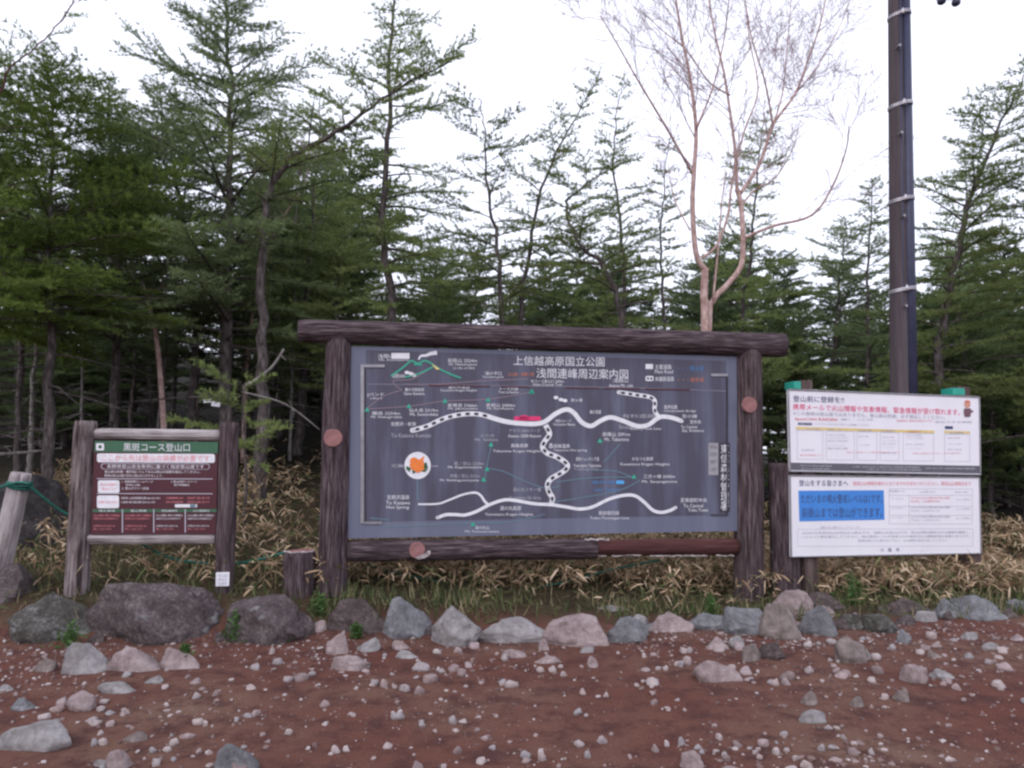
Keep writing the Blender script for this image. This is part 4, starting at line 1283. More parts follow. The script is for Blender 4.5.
D.line([(418, 504.2), (437.7, 503.8), (449, 500), (463, 494.6), (474.8, 492.6), (480.6, 495.4), (484.5, 501), (488.5, 505)], 1.7, W, d1, w1=2.6)
# mountain, smoke, marks
D.line([(391, 376), (401, 369), (410, 361.6), (413, 361), (416, 363), (420, 363), (424, 360.6), (430, 362.6), (438, 368), (450, 374), (461, 378)], 1.5, INK["green"], d2, n=3)
D.line([(405, 377), (418, 374), (433, 367)], 1.4, INK["green"], d2, n=3); D.line([(414, 364.5), (422, 364.6)], 1.5, INK["green"], d1, straight=True)
D.line([(418.5, 359.5), (421, 356), (426, 355.4), (431, 353.6), (437, 352.6)], 1.4, W, d2, w1=4.2)
for (x, y) in ((407, 372.5), (411, 373.6), (414, 375.2), (556, 397.6), (561, 399.6), (565, 400.6)): D.circle(x, y, 2.4, W, d2, 1.7)
for (x, y) in ((367, 409.5), (409, 406), (445, 400.8), (488, 399.6), (531, 391.8), (491, 444.4), (487, 469), (483.6, 479.4), (473, 524), (600, 440.6), (634, 476.6), (532, 391.4)):
    D.poly([(x - 2.6, y + 2.0), (x, y - 2.4), (x + 2.6, y + 2.0)], INK["green"], d2)
D.poly([(436 - 4, 364), (433, 366), (437, 370), (440, 369)], INK["yellow"], d3)
D.rrect(514, 416.4, 541, 420.6, INK["pink"], d3, 1.5); D.circle(524, 418, 5, INK["pink"], d3, 3.0)
D.rrect(616, 480.4, 624.5, 484, INK["sky"], d2, 1.4)
D.text("田代湖", 592, 480.6, 614, 484, INK["blue"]); D.text("Lake Tashiro", 594, 488, 620, 491, INK["blue"])
# legend
D.rect(645.5, 364, 653, 369, W, d2, .1); D.rrect(645.5, 376, 653.5, 381, W, d2, 1.4); D.circle(648, 378.4, 1.2, INK["dark"], d3); D.circle(651.2, 378.5, 1.2, INK["dark"], d3)
D.text("主要道路", 655, 364.5, 671.5, 369.3, W, bold=.006); D.text("Main Road", 655, 370, 673, 373.4, W, bold=.006); D.text("未舗装道路", 655, 376.5, 674, 381.3, W, bold=.006)
D.text("・・・登山道", 678, 366, 703.5, 370.5, INK["blue"], bold=.01); D.text("・・・遊歩道", 678, 377.5, 704, 382, INK["orange"], bold=.01)
# title
D.text("上信越高原国立公園", 513.5, 355.6, 604.5, 365.2, W, sk=1.4, bold=.006); D.text("浅間連峰周辺案内図", 536.5, 368, 628, 378, W, sk=1.4, bold=.006)
T = lambda s, x0, y0, x1, y1, m=W, bo=.006: D.text(s, x0, y0, x1, y1, m, d1, 0, bo)
T("浅間山2568m", 378, 354, 409, 358.2); D.rect(391.5, 353, 409.5, 358.8, W, -.0045); T("Mt. Asamayama", 379, 358.8, 409, 361.4)
T("前掛山 2524m", 448, 358.4, 477, 362.6); T("Mt. Maekakeyama", 449, 363.2, 477, 366.2); T("(立入禁止 火口周辺)", 453, 366.9, 475, 369.6)
T("浅間2000", 392, 373.8, 405, 378); T("湯の平口", 485, 371.6, 501.5, 375.2); T("Yunotaira guchi", 482.5, 375.8, 503.5, 378.6)
T("火山館・避難小屋", 508, 372.4, 534, 376.2, INK["orange"], .01)
T("Jバンド", 367, 392.6, 384, 396.8); T("J-Band", 370, 397.4, 382, 399.6)
T("賽の河原高原", 405, 388, 424, 391.4); T("Saino Kawara", 404, 392, 424.5, 395)
T("湯の平高原", 448, 385.4, 470, 388.8); T("Yunotaira Kogen Heights", 440, 389.2, 477, 392)
T("トーミの頭", 500, 387.2, 518, 390.4); T("Tomi no Kashira", 498.5, 390.8, 518.5, 393.4)
T("鋸岳 2254m", 372, 411.4, 400, 415); T("Mt. Nokogiridake", 371, 415.8, 402, 418.8)
T("仙人岳 2319m", 409, 408.4, 438, 412); T("Mt. Sennindake", 410, 412.8, 438, 415.8)
T("蛇骨岳 2366m", 448, 403.4, 477, 407); T("Mt. Jakotsudake", 448, 407.4, 477.5, 410.2)
T("黒斑山 2404m", 486, 403.4, 515, 407); T("Mt. Kurofuyama", 487, 407.4, 514, 410.2)
T("中コース登山口 2000m", 531, 379.6, 564, 382.8); T("Naka Course Trail", 533, 383.2, 562, 385.8)
T("至鹿沢・新張", 391, 422, 416, 426); T("To Kazawa Kumizo", 391, 433.4, 431, 437.4, GW, .004)
T("浅間山", 613, 379, 628, 382.6); T("Asama Mt. side", 609, 384, 633, 387)
T("剣ヶ峰", 571, 398.4, 582.5, 402); T("峰の茶屋", 590, 410, 601, 414)
T("浅間火山レース", 555, 419.4, 571, 422.2); T("Volcano Race", 553, 423, 575, 425.6)
T("有料道路", 622, 414, 655, 418, GW); T("Shirakaba Line", 619, 425, 642, 428.8, GW); T("Cherry Park Line", 630, 427.4, 661, 430.6)
T("鬼押出園", 664, 405, 677, 409); T("Onioshidashi Bridge", 664, 409.8, 696, 412.6)
T("至小諸", 682, 414.4, 697, 418); T("至中央", 690, 420, 701, 424); T("To Central", 681, 425.4, 697, 428.4); T("Sta. Komoro", 682, 429, 704, 432)
T("小三方", 480, 434, 494.5, 437.2, GW); T("Mt. Sankata", 475, 438.2, 498, 441, GW)
T("高峰高原", 511, 443.6, 528, 447.6); T("Takamine Kogen Heights", 493, 449.8, 541, 453)
T("アサマ2000パーク", 509, 429, 540, 432.4, GW); T("Asama 2000 Resort", 508, 434.4, 541, 437.4)
T("高峰山 2091m", 602.5, 432, 630, 436.4); T("Mt. Takamine", 604.5, 437.6, 629, 441)
T("高峰温泉", 553.5, 444, 570, 448); T("Takamine Hot spring", 553.5, 449, 587, 452)
T("♨", 549, 443, 553, 448)
T("高地トレッキング道", 576, 457, 599, 461); T("Yunodaira Takamine", 573.5, 464, 601, 467); T("Trekking Way", 574, 468, 598, 471, GW)
T("かなつら高原", 632, 457, 653, 460.6); T("Kanatsura Kogen Heights", 620.5, 462.8, 669.5, 466.2)
T("三方ヶ峰 2040m", 643.5, 474.4, 675, 478.4); T("Mt. Sanpogamine", 642, 480.2, 677, 483.6)
T("籠ノ登山 2228m", 454, 461.6, 484, 465.2, GW); T("Mt. Kagonotoyama", 448, 466, 482, 469)
T("西籠ノ登山 2212m", 450, 474, 480, 477.6, GW); T("Mt. Nishikagonotoyama", 440, 479, 479, 482)
T("至鹿沢温泉", 387, 495, 409.5, 499.4); T("To Kazawa", 386, 501, 410, 504.4); T("Hot Spring", 386.5, 505.6, 409, 509.6)
T("湯の丸スキー場", 513, 487.6, 541, 491.6, GW); T("Yunomaru Ski Area", 509, 496, 541, 499.4, GW)
T("湯の丸高原", 500, 506, 521, 510.4); T("Yunomaru Kogen Heights", 485, 513, 533, 516.4)
T("湯の丸山", 475, 526, 489, 529.4); T("Mt. Yunomaruyama", 465, 530.4, 499, 533)
T("東部嬬恋線", 598.5, 511, 619, 515); T("Tobu-Tsumagoi Line", 590, 516.6, 629, 520)
T("至東部町中央", 680.5, 498, 707, 502.4); T("To Central", 683.5, 504, 703, 507.4); T("Tobu Town", 688, 508.4, 708, 511.6)
T("北国", 391, 464, 403, 467.4, GW); D.line([(432, 466), (438, 466.2)], .8, GW, d1, straight=True); D.line([(399, 466), (404, 466)], .8, GW, d1, straight=True)
D.line([(417.5, 480), (417.5, 500)], 1.2, INK["teal"], d1, straight=True)
# flower emblem
D.circle(417.6, 465.5, 13.2, W, d1, 13.6)
for k, (x, y, r) in enumerate(((414, 461, 4.2), (420, 462.5, 4.0), (415, 467, 4.4), (421.5, 467.5, 4.6), (417.5, 464.5, 4.2), (412.5, 465, 3.0), (418, 470, 3.2))): D.circle(x, y, r, INK["flower"], d2 - .0004 * k, r * .85)
D.poly([(421, 458), (424.5, 456), (423, 461), (420.5, 462)], INK["flower"], d2)
for q in ([(406.5, 466), (411, 468), (409.5, 472), (406, 469)], [(424, 463), (426.5, 462.5), (428, 468), (424, 470)], [(412, 470), (416, 472), (413, 474)], [(420, 471), (428, 469), (425, 472)]): D.poly(q, INK["leaf"], d3)
# vertical office name
D.rect(719.5, 443, 730, 512, INK["dark"], -.0035); D.rect(708.5, 443, 718.2, 475, INK["strip"], -.0035)
for k, c in enumerate("東信森林管理署"):
    D.text(c, 720.6, 444.4 + k * 9.55, 729, 453.2 + k * 9.55, W, d2, 0, .006)
for k in range(4): D.text(["環境省", "長野県", "林野庁", "小諸市"][k], 710, 445 + k * 7.4, 717, 449 + k * 7.4, INK["slate"], d1)
D.build("lettering", panel)
# metal strips on the panel
st = MB()
def strip(x0, y0, x1, y1, mat=0, d=-.012):
    a = [fr.px(x, y, d) for x, y in ((x0, y0), (x1, y0), (x1, y1), (x0, y1))]; c = [q + Vector((0, .011, 0)) for q in a]
    st.add(a + c, [(3, 2, 1, 0), (0, 1, 5, 4), (1, 2, 6, 5), (2, 3, 7, 6), (3, 0, 4, 7)], mat)
strip(360.5, 364.5, 364, 523.5); strip(364.3, 364.5, 384.5, 367.3); strip(364.3, 521.8, 382, 524)
strip(364.2, 367.8, 366.2, 521.4, 1, -.005); st.build("metal_strip", [M["metal_trim"], INK["dark"]], panel); st = MB()
strip(711, 373.6, 727.6, 376.2); strip(726.8, 376.6, 728.2, 514, 1); strip(711, 514.4, 728, 515.6, 1)
st.build("metal_strip", [M["metal_trim"], INK["dark"]], panel)

# ------------------------------------------------------------------ the small trail sign
f2 = Frame((94, 440, 6.62), (218, 442, 6.72))
sign = empty("trail_sign", f2.o, f2.yaw)
tag(sign, "small maroon and green trailhead sign in a log frame at the left", "sign")
s2 = f2.scale(155, 490)
def slog(name, a, b_, r0, r1, mat, d=.02, **kw):
    return log(name, f2.px(*a, d), f2.px(*b_, d), r0, r1, mat, sign, **kw)
slog("post", (76, 606), (86, 421), 11.6 * s2, 10.6 * s2, M["log_grey"] if False else M["log_worn"], seed=11, seg=34, flute=.07)
p2 = slog("post", (223.5, 606), (229.5, 422.5), 9.6 * s2, 9.6 * s2, M["log_mid"], seed=12, seg=34, flute=.07)
slog("rail", (96, 434), (221, 435.5), 6.0 * s2, 6.0 * s2, M["log_grey"], seed=13, seg=24, flute=.09)
slog("rail", (86, 539), (216, 538.5), 5.8 * s2, 5.4 * s2, M["log_grey"], seed=14, seg=24, flute=.09)
tp = slab(f2, [(94.5, 440.5), (218.3, 442), (215.6, 534), (90.3, 534.5)], .02, M["maroon"], "trail_panel", sign, d=-.022)
f2d = -.022
D = Decals(f2)
Wt = INK["white"]; e1, e2, e3 = f2d - .002, f2d - .004, f2d - .006
D.poly([(94.6, 440.7), (218.2, 442.1), (217.9, 453.2), (94.2, 451.9)], M["green_band"], e1)
D.rrect(96, 443.2, 104, 450.4, Wt, e2, 1); D.circle(100, 446.8, 1.8, M["green_band"], e3)
D.text("黒斑コース登山口", 123.4, 443, 189.8, 451, Wt, e2, .5, .015)
D.rrect(97, 453.4, 214.8, 462.2, Wt, e1, 2, .6); D.text("ここから先は登山の装備が必要です", 102, 454.6, 209.5, 461, INK["soft_red"], e2, .6, .006)
D.rrect(101, 463.2, 209.6, 469.2, INK["line"], e1, 2.6, .4); D.rrect(101.6, 463.8, 209, 468.7, M["maroon"], e2, 2.4, .4)
D.text("長野県登山安全条例に基づく指定登山道です", 107, 464.4, 204, 468.2, Wt, e3, .4, .01)
D.text("登山者は県警・遭対協にウェブまたは登山計画書を届出してください。", 104.6, 470.2, 200, 473, Wt, e2, .3, .01)
D.text("無理な登山は避け安全な登山を心がけましょう。", 104.4, 474.2, 162.5, 476.8, Wt, e2, .2, .01)
D.rect(97, 478.3, 212.6, 479, INK["line"], e1, .3); D.rect(97, 493.2, 212.6, 493.9, INK["line"], e1, .2)
D.rrect(97.9, 480.2, 119.5, 493, Wt, e2, 2); D.text("登山計画書の", 100.2, 483.2, 117, 486, INK["soft_red"], e3); D.text("届出はこちら", 102, 487.4, 116, 490.2, INK["soft_red"], e3)
D.rrect(96.9, 495.4, 119, 508.2, Wt, e2, 2); D.text("お問い合わせ先", 98.6, 500.6, 117, 503.6, INK["soft_red"], e3)
D.text("1. 長野県警ホームページ", 122, 480.4, 153, 482.8, Wt, e2); D.text("電子申請による届出", 126, 483.8, 140, 486, Wt, e2); D.text("2. 登山ポストへ投函", 122, 487, 148.6, 489.6, Wt, e2)
D.text("3. 登山計画ホームページ", 171, 480.4, 197, 482.8, Wt, e2); D.text("電子申請届出", 174, 483.8, 189, 486, Wt, e2)
D.text("長野県 山岳高原観光課 026-235-7251", 121, 497, 160, 499.2, Wt, e2); D.text("小諸市 商工観光課 0267-22-1700", 121, 501, 155, 503.2, Wt, e2)
D.text("小諸警察署 0267", 166, 497, 183.5, 499, INK["soft_red"], e2); D.text("0267-22-0110", 187.5, 497, 209.5, 499, INK["soft_red"], e2); D.text("佐久地域振興局", 166, 501, 183, 503, INK["soft_red"], e2); D.text("0267-63-3111", 187.5, 501, 209, 503, INK["soft_red"], e2)
D.rrect(174.8, 504.2, 197, 507.4, Wt, e1, 1); D.rect(190, 504.4, 195.5, 507.2, INK["teal"], e2)
D.rect(92.5, 509.3, 216.6, 512.2, M["green_band"], e1, -.2)
for x in (122, 153.3, 184.8): D.rect(x, 509.2, x + .9, 532.6, INK["line"], e2, 0)
for k, x in enumerate((93, 124.5, 155.6, 187)):
    D.text(["噴火警戒", "登山情報", "緊急連絡先", "山小屋案内"][k], x + 6, 509.7, x + 22, 511.8, Wt, e2)
    D.text("火山活動に関する情報は", x + .5, 514.4, x + 27, 516.4, Wt if k > 1 else INK["soft_red"], e2); D.text("気象庁または市役所まで", x + .5, 517.6, x + 25, 519.6, Wt if k > 1 else INK["soft_red"], e2)
    D.text("お問合せ先 0267-22", x + .5, 525, x + 22, 526.8, Wt if k > 1 else INK["soft_red"], e2); D.text("詳しくはこちら", x + .5, 528, x + 18, 530, INK["soft_red"], e2)
D.build("lettering", tp)
stk = slab(f2, [(216, 572.5), (229.4, 572), (229, 586), (215.6, 586.4)], .004, M["white_panel"], "sticker", sign, d=.02 - 9.6 * s2 - .012)
dd = .02 - 9.6 * s2 - .0145
D = Decals(f2)
for k, s in enumerate(("登山届", "確認済", "小諸市")): D.text(s, 218, 574.2 + k * 3.9, 227, 577 + k * 3.9, INK["text_grey"], dd)
D.build("lettering", stk)

# ------------------------------------------------------------------ notice panels at the right
f3 = Frame((789, 470, 7.45), (980, 472, 8.02))
nb = empty("notice_board", f3.o, f3.yaw)
tag(nb, "pair of white Japanese notice panels on posts at the right", "sign")
s3 = f3.scale(885, 480)
def square_post(name, a, b_, w, mat, d, parent, frm):
    p0 = frm.px(*a, d); p1 = frm.px(*b_, d)
    b = MB(); h = w / 2
    n = 10; vs = []
    for i in range(n + 1):
        c = p0.lerp(p1, i / n)
        for sx, sy in ((-1, -1), (1, -1), (1, 1), (-1, 1)):
            vs.append((c.x + sx * h, c.y + sy * h, c.z))
    fs = [(i * 4 + k, i * 4 + (k + 1) % 4, i * 4 + 4 + (k + 1) % 4, i * 4 + 4 + k) for i in range(n) for k in range(4)] + [(3, 2, 1, 0), tuple(n * 4 + k for k in range(4))]
    b.add(vs, fs)
    o = b.build(name, mat, parent)
    return o
M["post_brown"] = bark_mat("brown_square_post", (.05, .035, .033), (.115, .08, .076), (.19, .145, .14), sc=9, stretch=.06, bump=.3)
q1 = square_post("post", (808, 622), (801, 381), 12.5 * s3, M["post_brown"], .034 + 6.25 * s3, nb, f3)
q2 = square_post("post", (974, 622), (957.5, 387), 13 * s3, M["post_brown"], .034 + 6.5 * s3, nb, f3)
for q, x, y, w in ((q1, 797.2, 385, 6.5), (q2, 958.5, 391.5, 12.5)):
    a = f3.px(x, y, .034)
    b = MB(); b.box((a.x, .034 + 6.2 * s3, a.z), (w * s3, 13.2 * s3, 6.0 * s3))
    b.build("tape", M["teal_tape"], q)
up = slab(f3, [(788.4, 389.6), (979.4, 397.2), (980.4, 475), (790.2, 471.4)], .03, M["white_panel"], "upper_panel", nb)
lo = slab(f3, [(790, 475.6), (979.4, 477.4), (981.2, 553.4), (791.4, 557)], .03, M["white_panel"], "lower_panel", nb)
for nm, par, c in (("panel_edge", up, [(788.4, 389.6), (979.4, 397.2), (980.4, 475), (790.2, 471.4)]), ("panel_edge", lo, [(790, 475.6), (979.4, 477.4), (981.2, 553.4), (791.4, 557)])):
    b = MB()
    for k in range(4):
        a = f3.px(*c[k], -.003); e = f3.px(*c[(k + 1) % 4], -.003)
        b.tube([a, e], [.008, .008], 6)
    b.build(nm, M["metal_trim"], par)
g1, g2, g3 = -.002, -.004, -.006
D = Decals(f3)
K = INK
D.poly([(790.2, 462.6), (980.1, 465.8), (980.2, 473.6), (790.4, 470)], K["slate"], g1)
for x0, x1, y in ((800, 832, 464.6), (801, 830, 467.6), (853, 920, 465.8), (868, 921, 468.4), (926, 975, 467.2)):
    D.text("お問い合わせ先 小諸市役所 総務課 危機管理係", x0, y, x1, y + 1.8, K["line"], g2, .6)
D.text("登山前に登録を!!", 793, 395.4, 844, 401.6, K["navy"], g2, 1.4, .006)
D.text("携帯メールで火山情報や気象情報、緊急情報が受け取れます。", 793, 403.6, 960, 409.8, K["pink"], g2, 5.6, .006)
D.text("※この登録は登山届ではありません。登山届は別途、必ず提出してください。", 793.4, 411.2, 945, 415, K["text_grey"], g2, 4.4, .006)
D.text("SpeeCAN RAIDEN", 795, 417.4, 837, 420.8, K["red"], g2, 1.0, .006)
D.text("長野県防災メール", 841, 418.6, 850, 420.4, K["navy"], g2); D.text("火山・気象・緊急情報", 857, 418.8, 873, 420.6, K["text_grey"], g2)
D.text("【登録無料】通信料は別途かかります", 897, 419.6, 933, 421.8, K["soft_red"], g2); D.text("受信できる情報", 935, 421, 972, 423, K["text_grey"], g2)
D.rect(798, 422.4, 812, 425, K["navy"], g1, .4); D.text("登録の方法", 799, 422.8, 811, 424.8, K["pale"], g2, .4); D.text("メールアドレスを入力して空メールを送信してください。", 814, 422.6, 870, 424.8, K["text_grey"], g2, 1.4)
D.rect(945, 426, 953, 429, K["navy"], g1, .2)
D.poly([(796, 426.8), (934.4, 430.6), (934.6, 433.2), (796.2, 429.4)], K["yellow"], g1)
D.poly([(944, 430.6), (970, 431.4), (970.2, 433.6), (944.2, 433)], K["yellow"], g1)
for a, b_ in ((797, 823), (826, 854.5), (857, 877), (880, 899), (903, 934)):
    s_ = (a - 796) * .0275
    D.frame(a, 430 + s_, b_, 459.5 + s_ * .5, .45, K["line"], g1, .3)
D.frame(944.5, 434, 970, 461.6, .45, K["line"], g1, .2)
for k, (x, t_) in enumerate(((806, "①空メールを送る"), (828, "②返信メールを開く"), (858, "③登録"), (881, "④選択"), (907, "⑤登録完了"), (950, "配信情報"))):
    D.text(t_, x, 427.6 + (x - 796) * .0275, x + 14, 429.6 + (x - 796) * .0275, K["text_grey"] if k != 4 else K["orange"], g2)
body = ["本文を入力せず送信", "しばらくすると返信が", "届きます。本文のURLを", "クリックしてください", "規約に同意の上登録"]
for x0, x1, ys in ((828, 848, (434, 437, 440, 445, 447.6)), (859, 870, (435.6, 444)), (882, 896, (436.4, 440, 443, 446.4, 452)), (906, 924, (434.6, 437.4, 443.4, 447.6)), (948, 962, (437, 443, 448.6, 452))):
    for k, y in enumerate(ys):
        D.text(body[k % 5], x0, y, x0 + (x1 - x0) * (1 if k % 3 else .85), y + 1.7, K["line"] if k % 2 else K["text_grey"], g2)
D.text("メールアドレス", 802, 449, 814, 451.2, K["navy"], g2); D.text("登録できない場合は再度お試しください", 800, 454, 822, 456, K["soft_red"], g2)
D.text("※迷惑メール対策をしている場合は受信設定をしてください", 846, 451.6, 900, 453, K["soft_red"], g2); D.text("※受信には通信料がかかります。予めご了承ください", 912, 452.6, 962, 454, K["soft_red"], g2)
# small bowing attendant drawn on the notice
D.circle(967.5, 404.6, 3.0, K["skin"], g2, 3.3); D.poly([(964.6, 402.8), (970.4, 402.8), (970, 400.8), (967.5, 400), (965, 400.8)], K["orange"], g3)
D.poly([(964.2, 408.4), (970.8, 408.4), (971.4, 412), (970.2, 417), (964.8, 417), (963.6, 412)], K["coat"], g2); D.poly([(971.2, 410), (974, 411), (971.4, 413)], K["coat"], g2)
D.build("lettering", up)
D = Decals(f3)
D.text("登山をする皆さまへ", 799, 479.8, 848, 486, K["navy"], g2, .2, .006)
D.text("黒斑山は規制対象外となりますがお気をつけください。黒斑山山頂周辺まで", 853, 481.4, 971, 485.4, K["soft_red"], g2, .2, .006)
D.poly([(798.4, 490.6), (883.8, 490.2), (884.6, 519.8), (799.4, 521.4)], M["blue_box"], g1)
D.text("ただいまの噴火警戒レベルは1です。", 801, 494.4, 882.4, 503.4, K["navy"], g2, -.3, .006)
D.text("前掛山までは登山ができます。", 802, 507.6, 882.4, 517.6, K["navy"], g2, -.4, .006)
for y in (488.6, 495, 506, 515, 523.6): D.rect(889, y, 972.6, y + .45, K["line"], g1, .1)
D.rect(889, 488.6, 889.5, 523.8, K["line"], g1); D.rect(909, 495, 909.4, 523.6, K["line"], g1); D.rect(972.2, 488.8, 972.6, 523.8, K["line"], g1)
D.text("噴火警戒レベル", 890, 490, 905, 492.2, K["text_grey"], g2); D.text("火山活動の状況", 920, 490.6, 935, 492.8, K["line"], g2); D.text("登山者への対応", 955, 491, 968, 493, K["text_grey"], g2)
for k in range(3):
    y = 497.4 + k * 9.4
    D.text("レベル%d" % (3 - k), 892, y, 903, y + 2.2, K["line"], g2); D.text("火口から%dキロ以内に影響を及ぼす噴火の可能性" % (4 - k), 911, y - .6, 950, y + 1.6, K["soft_red"] if k == 0 else K["text_grey"], g2)
    D.text("登山禁止・入山規制等の対応", 911, y + 2.8, 940, y + 4.8, K["soft_red"] if k == 0 else K["line"], g2); D.text("立入規制", 956, y + 1, 970, y + 3, K["line"], g2)
D.text("登山道について", 820, 526, 860, 528.4, K["line"], g2)
D.frame(797.5, 529, 973, 546.5, .4, K["line"], g1, -.4)
D.text("火口から半径500m以内は立入禁止です。浅間山は活火山です。登山の際は最新の火山情報を確認し、", 802, 531.6, 970, 534.2, K["text_grey"], g2, -.8); D.text("ヘルメット等を携行してください。噴火警戒レベルが変更された場合は立入規制区域も変更になります。", 801, 535.6, 970, 538.2, K["text_grey"], g2, -.9)
D.text("危険を感じたら速やかに下山し、山小屋等の指示に従ってください。", 858, 539.4, 948, 541.8, K["text_grey"], g2, -.4)
for x, c in ((880.4, "小"), (888, "諸"), (896, "市")): D.text(c, x, 547.8, x + 3.6, 551.8, K["navy"], g2, 0, .01)
D.build("lettering", lo)

# dark log posts standing behind the notice panels
o = log("log_post", at(787, 620, 7.62), at(783, 463, 7.62), 14.5 * 7.6 / F, 14.2 * 7.6 / F, M["log_dark"], None, seed=21, seg=30)
tag(o, "dark brown log post standing behind the notice panels' left edge", "post")
o = log("log_post", at(958, 622, 8.35), at(955, 478, 8.35), 8.5 * 8.35 / F, 8.5 * 8.35 / F, M["log_dark"], None, seed=22, seg=26)
tag(o, "dark brown log post standing behind the right notice post", "post")
# cut stump beside the map board
o = log("stump_post", at(299.5, 622, 6.82), at(300, 551, 6.82), 16.2 * 6.8 / F, 15.8 * 6.8 / F, M["log_dark"], None, seed=23, seg=16, capmat=M["plug"], flute=.06)
tag(o, "short sawn log with a pink top touching the map board's left post", "post")
b = MB(); rr = random.Random(5)
tops = at(300, 551, 6.82); R_ = 15.0 * 6.8 / F
pts = [tops + Vector((math.cos(a * .2) * R_, math.sin(a * .2) * R_, .004 + rr.uniform(-.004, .004))) for a in range(16, 33)]
b.tube([q - o.location for q in pts], [.008 * rr.uniform(.4, 1.3) for _ in pts], 5)
cp = b.build("chipped_rim", M["chip"], o)
cp.matrix_parent_inverse = Matrix(o.rotation_euler.to_matrix().to_4x4()).inverted()
# leaning grey post with rope
o = log("rope_post", at(-6, 592, 6.75), at(21.5, 473, 6.75), 10.5 * 6.75 / F, 9.2 * 6.75 / F, M["log_grey"], None, seed=24, seg=26, flute=.04)
tag(o, "pale grey post leaning right at the left edge, tied with green rope", "post")

def rope(pts, label, r=.011):
    b = MB(); w = catmull([at(*q) for q in pts], 8); o0 = w[0].copy()
    b.tube([q - o0 for q in w], [r] * len(w), 8)
    tag(b.build("rope", M["rope"], smooth_shade=True, loc=o0), label, "rope")
rope([(-30, 497, 6.6), (0, 487.5, 6.62), (10, 484, 6.62), (20, 482.6, 6.62), (29, 484, 6.63), (32, 487, 6.75)], "green rope running off the left edge from the leaning post")
rope([(30, 486, 6.66), (45, 499, 6.75), (60, 510, 6.85), (78, 520, 6.92)], "green rope hanging from the leaning post to the small sign")
for yy in (481.5, 485.5, 488.5):
    pass
b = MB(); c0 = at(19.5, 484.5, 6.75); ax = (at(21.5, 473, 6.75) - at(-6, 592, 6.75)).normalized()
for k in range(3):
    u = ax.orthogonal().normalized(); w = ax.cross(u); cc = ax * (k - 1) * .02
    ring = [cc + (u * math.cos(a * .2618) + w * math.sin(a * .2618)) * .094 + Vector((0, 0, .01 * math.sin(a * .26 + k))) for a in range(25)]
    b.tube(ring, [.011] * 25, 7)
tag(b.build("rope_coil", M["rope"], smooth_shade=True, loc=c0), "green rope wound round the head of the leaning grey post", "rope")
rope([(140, 543, 6.95), (165, 556, 6.98), (190, 562, 6.98), (215, 563, 6.96), (240, 563, 6.94), (265, 558, 6.9), (284, 552.5, 6.84)], "green rope sagging from behind the small sign to the sawn log")
rope([(352, 560, 7.3), (420, 578, 7.4), (500, 590, 7.5), (560, 583, 7.55), (610, 570, 7.6), (660, 560, 7.75)], "green rope drooping low in the straw under the map board", .009)

# white tag on a trunk in the woods
b = MB(); c0 = at(211, 402, 10.8)
for dx, dz, w, h, a in ((-.055, .02, .11, .06, .1), (.07, -.03, .13, .07, -.12)):
    ca, sa = math.cos(a), math.sin(a)
    cs = [(dx + x * ca - z * sa, 0, dz + x * sa + z * ca) for x, z in ((-w / 2, -h / 2), (w / 2, -h / 2), (w / 2, h / 2), (-w / 2, h / 2))]
    b.add(cs + [(x, .004, z) for x, _, z in cs], [(0, 1, 2, 3), (7, 6, 5, 4), (0, 4, 5, 1), (1, 5, 6, 2), (2, 6, 7, 3), (3, 7, 4, 0)])
tag(b.build("marker_tag", M["white_panel"], loc=c0), "small white tag hung among the dark trunks above the small sign", "tag")

# ------------------------------------------------------------------ utility pole
M["pole"] = bark_mat("brown_pole", (.065, .052, .057), (.10, .082, .090), (.145, .122, .13), sc=5, stretch=.04, bump=.15)
M["conduit"] = plain("navy_cable_cover", (.035, .037, .075), .45, .4, vary=.15)
M["band"] = plain("silver_band", (.62, .60, .64), .35, .5, .7, vary=.2)
YP = 9.6
pb = at(907, 620, YP); pbz = gz(pb.x, YP)
pole = empty("utility_pole", (pb.x, YP, pbz))
tag(pole, "tall brown utility pole with a navy cable cover at the right", "pole")
def pp(x, y, dy=0): return at(x, y, YP + dy) - Vector((pb.x, YP, pbz))
kp = YP / F
b0 = pp(903, 600); b0.z = -.3
t0 = pp(895.0, -60)
b = MB(); ptn = [b0.lerp(t0, k / 20) for k in range(21)]
b.tube(ptn, [(10.2 - 3.0 * k / 20) * kp for k in range(21)], 28); b.build("shaft", M["pole"], pole, smooth_shade=True)
c0 = pp(916, 600, -.06); c0.z = 0; c1 = pp(904.6, -60, -.06)
b = MB(); b.tube([c0, c1], [6.2 * kp, 4.4 * kp], 20)
e0 = pp(907.5, 600, -.10); e0.z = 0; e1 = pp(899.6, -60, -.10); b.tube([e0, e1], [1.4 * kp, 1.2 * kp], 10)
b.build("cable_cover", M["conduit"], pole, smooth_shade=True)
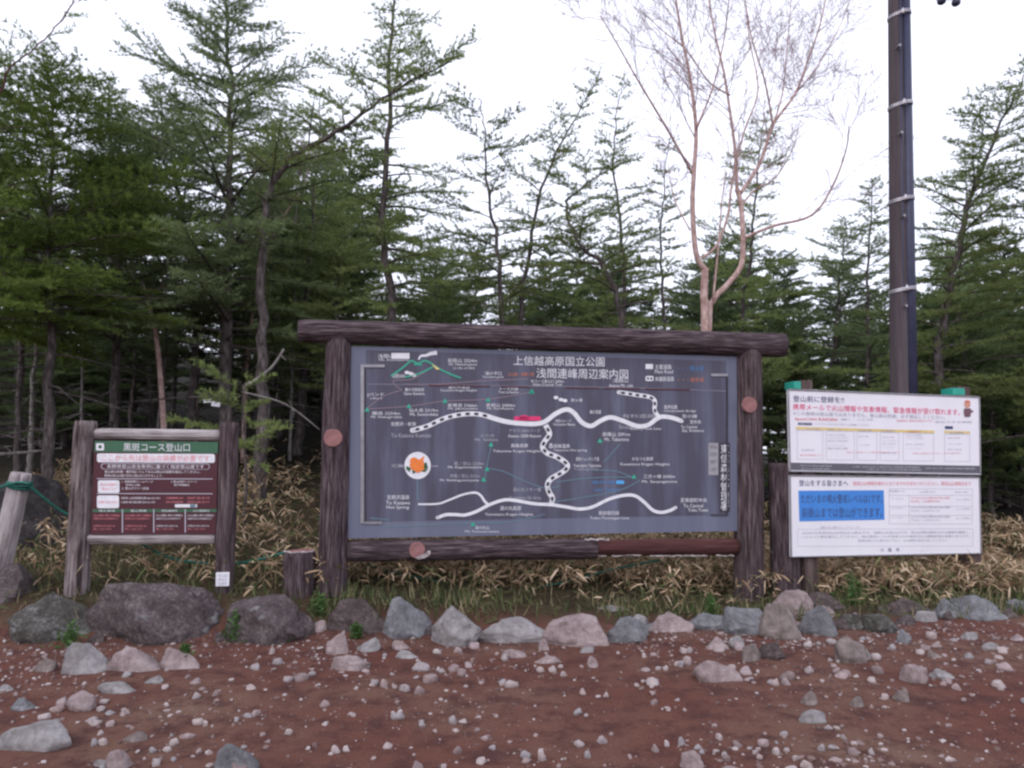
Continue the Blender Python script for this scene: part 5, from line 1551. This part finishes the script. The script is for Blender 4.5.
for y, xc in ((17, 899), (107, 901), (201.5, 903), (291, 905)):
    a = pp(xc, y); b = MB()
    f_ = (a.z - b0.z) / (t0.z - b0.z)
    axp = b0.lerp(t0, f_); rp = (10.2 - 3.0 * f_) * kp
    ccx = c0.lerp(c1, (a.z - c0.z) / (c1.z - c0.z)); rc = (6.2 - 1.8 * f_) * kp
    ring = []
    for k in range(36):
        t = k / 36 * 2 * math.pi; d = Vector((math.cos(t), math.sin(t), 0))
        q = max((axp - axp).dot(d) + rp, (ccx - axp).dot(d) + rc) + .006
        ring.append(axp + d * q + Vector((0, 0, .022 * math.cos(t))))
    for off in (-.016, 0, .016):
        b.tube([q + Vector((0, 0, off)) for q in ring] + [ring[0] + Vector((0, 0, off))], [.007] * 37, 6, cap=False)
    b.tube([axp + Vector((.03, -rp - .03, -.03)), axp + Vector((.03, -rp - .03, .05))], [.02, .014], 6)
    b.build("band", M["band"], pole, smooth_shade=True)
for y, xc in ((46, 899), (133, 901), (216, 903.5), (306, 905.5)):
    q = pp(xc, y, -.15); b = MB(); b.tube([q + Vector((0, .08, 0)), q + Vector((0, -.03, 0))], [.018, .018], 8); b.build("step_bolt", M["metal_trim"], pole)
# crossarm above the frame with two hanging insulators
ca = pp(898, -28); b = MB(); b.box((ca.x + .35, -.14, ca.z), (1.5, .09, .09)); b.build("crossarm", M["metal_trim"], pole)
for xx, yy in ((941.5, 1), (956, 2.5)):
    q = pp(xx, yy, -.14); b = MB()
    b.tube([Vector((q.x, -.14, ca.z)), q + Vector((0, 0, .06))], [.012, .012], 6)
    b.tube([q + Vector((0, 0, .06)), q + Vector((0, 0, .03)), q, q - Vector((0, 0, .03)), q - Vector((0, 0, .05))], [.02, .05, .058, .05, .02], 14)
    b.build("insulator", M["conduit"], pole, smooth_shade=True)
w0 = pp(935, 0, -.14); w1 = pp(963, -1, -.14)
b = MB(); b.tube([w0, (w0 + w1) / 2 - Vector((0, 0, .006)), w1], [.006] * 3, 5); b.build("wire", M["conduit"], pole)
print("tree tris", TREE_STATS)
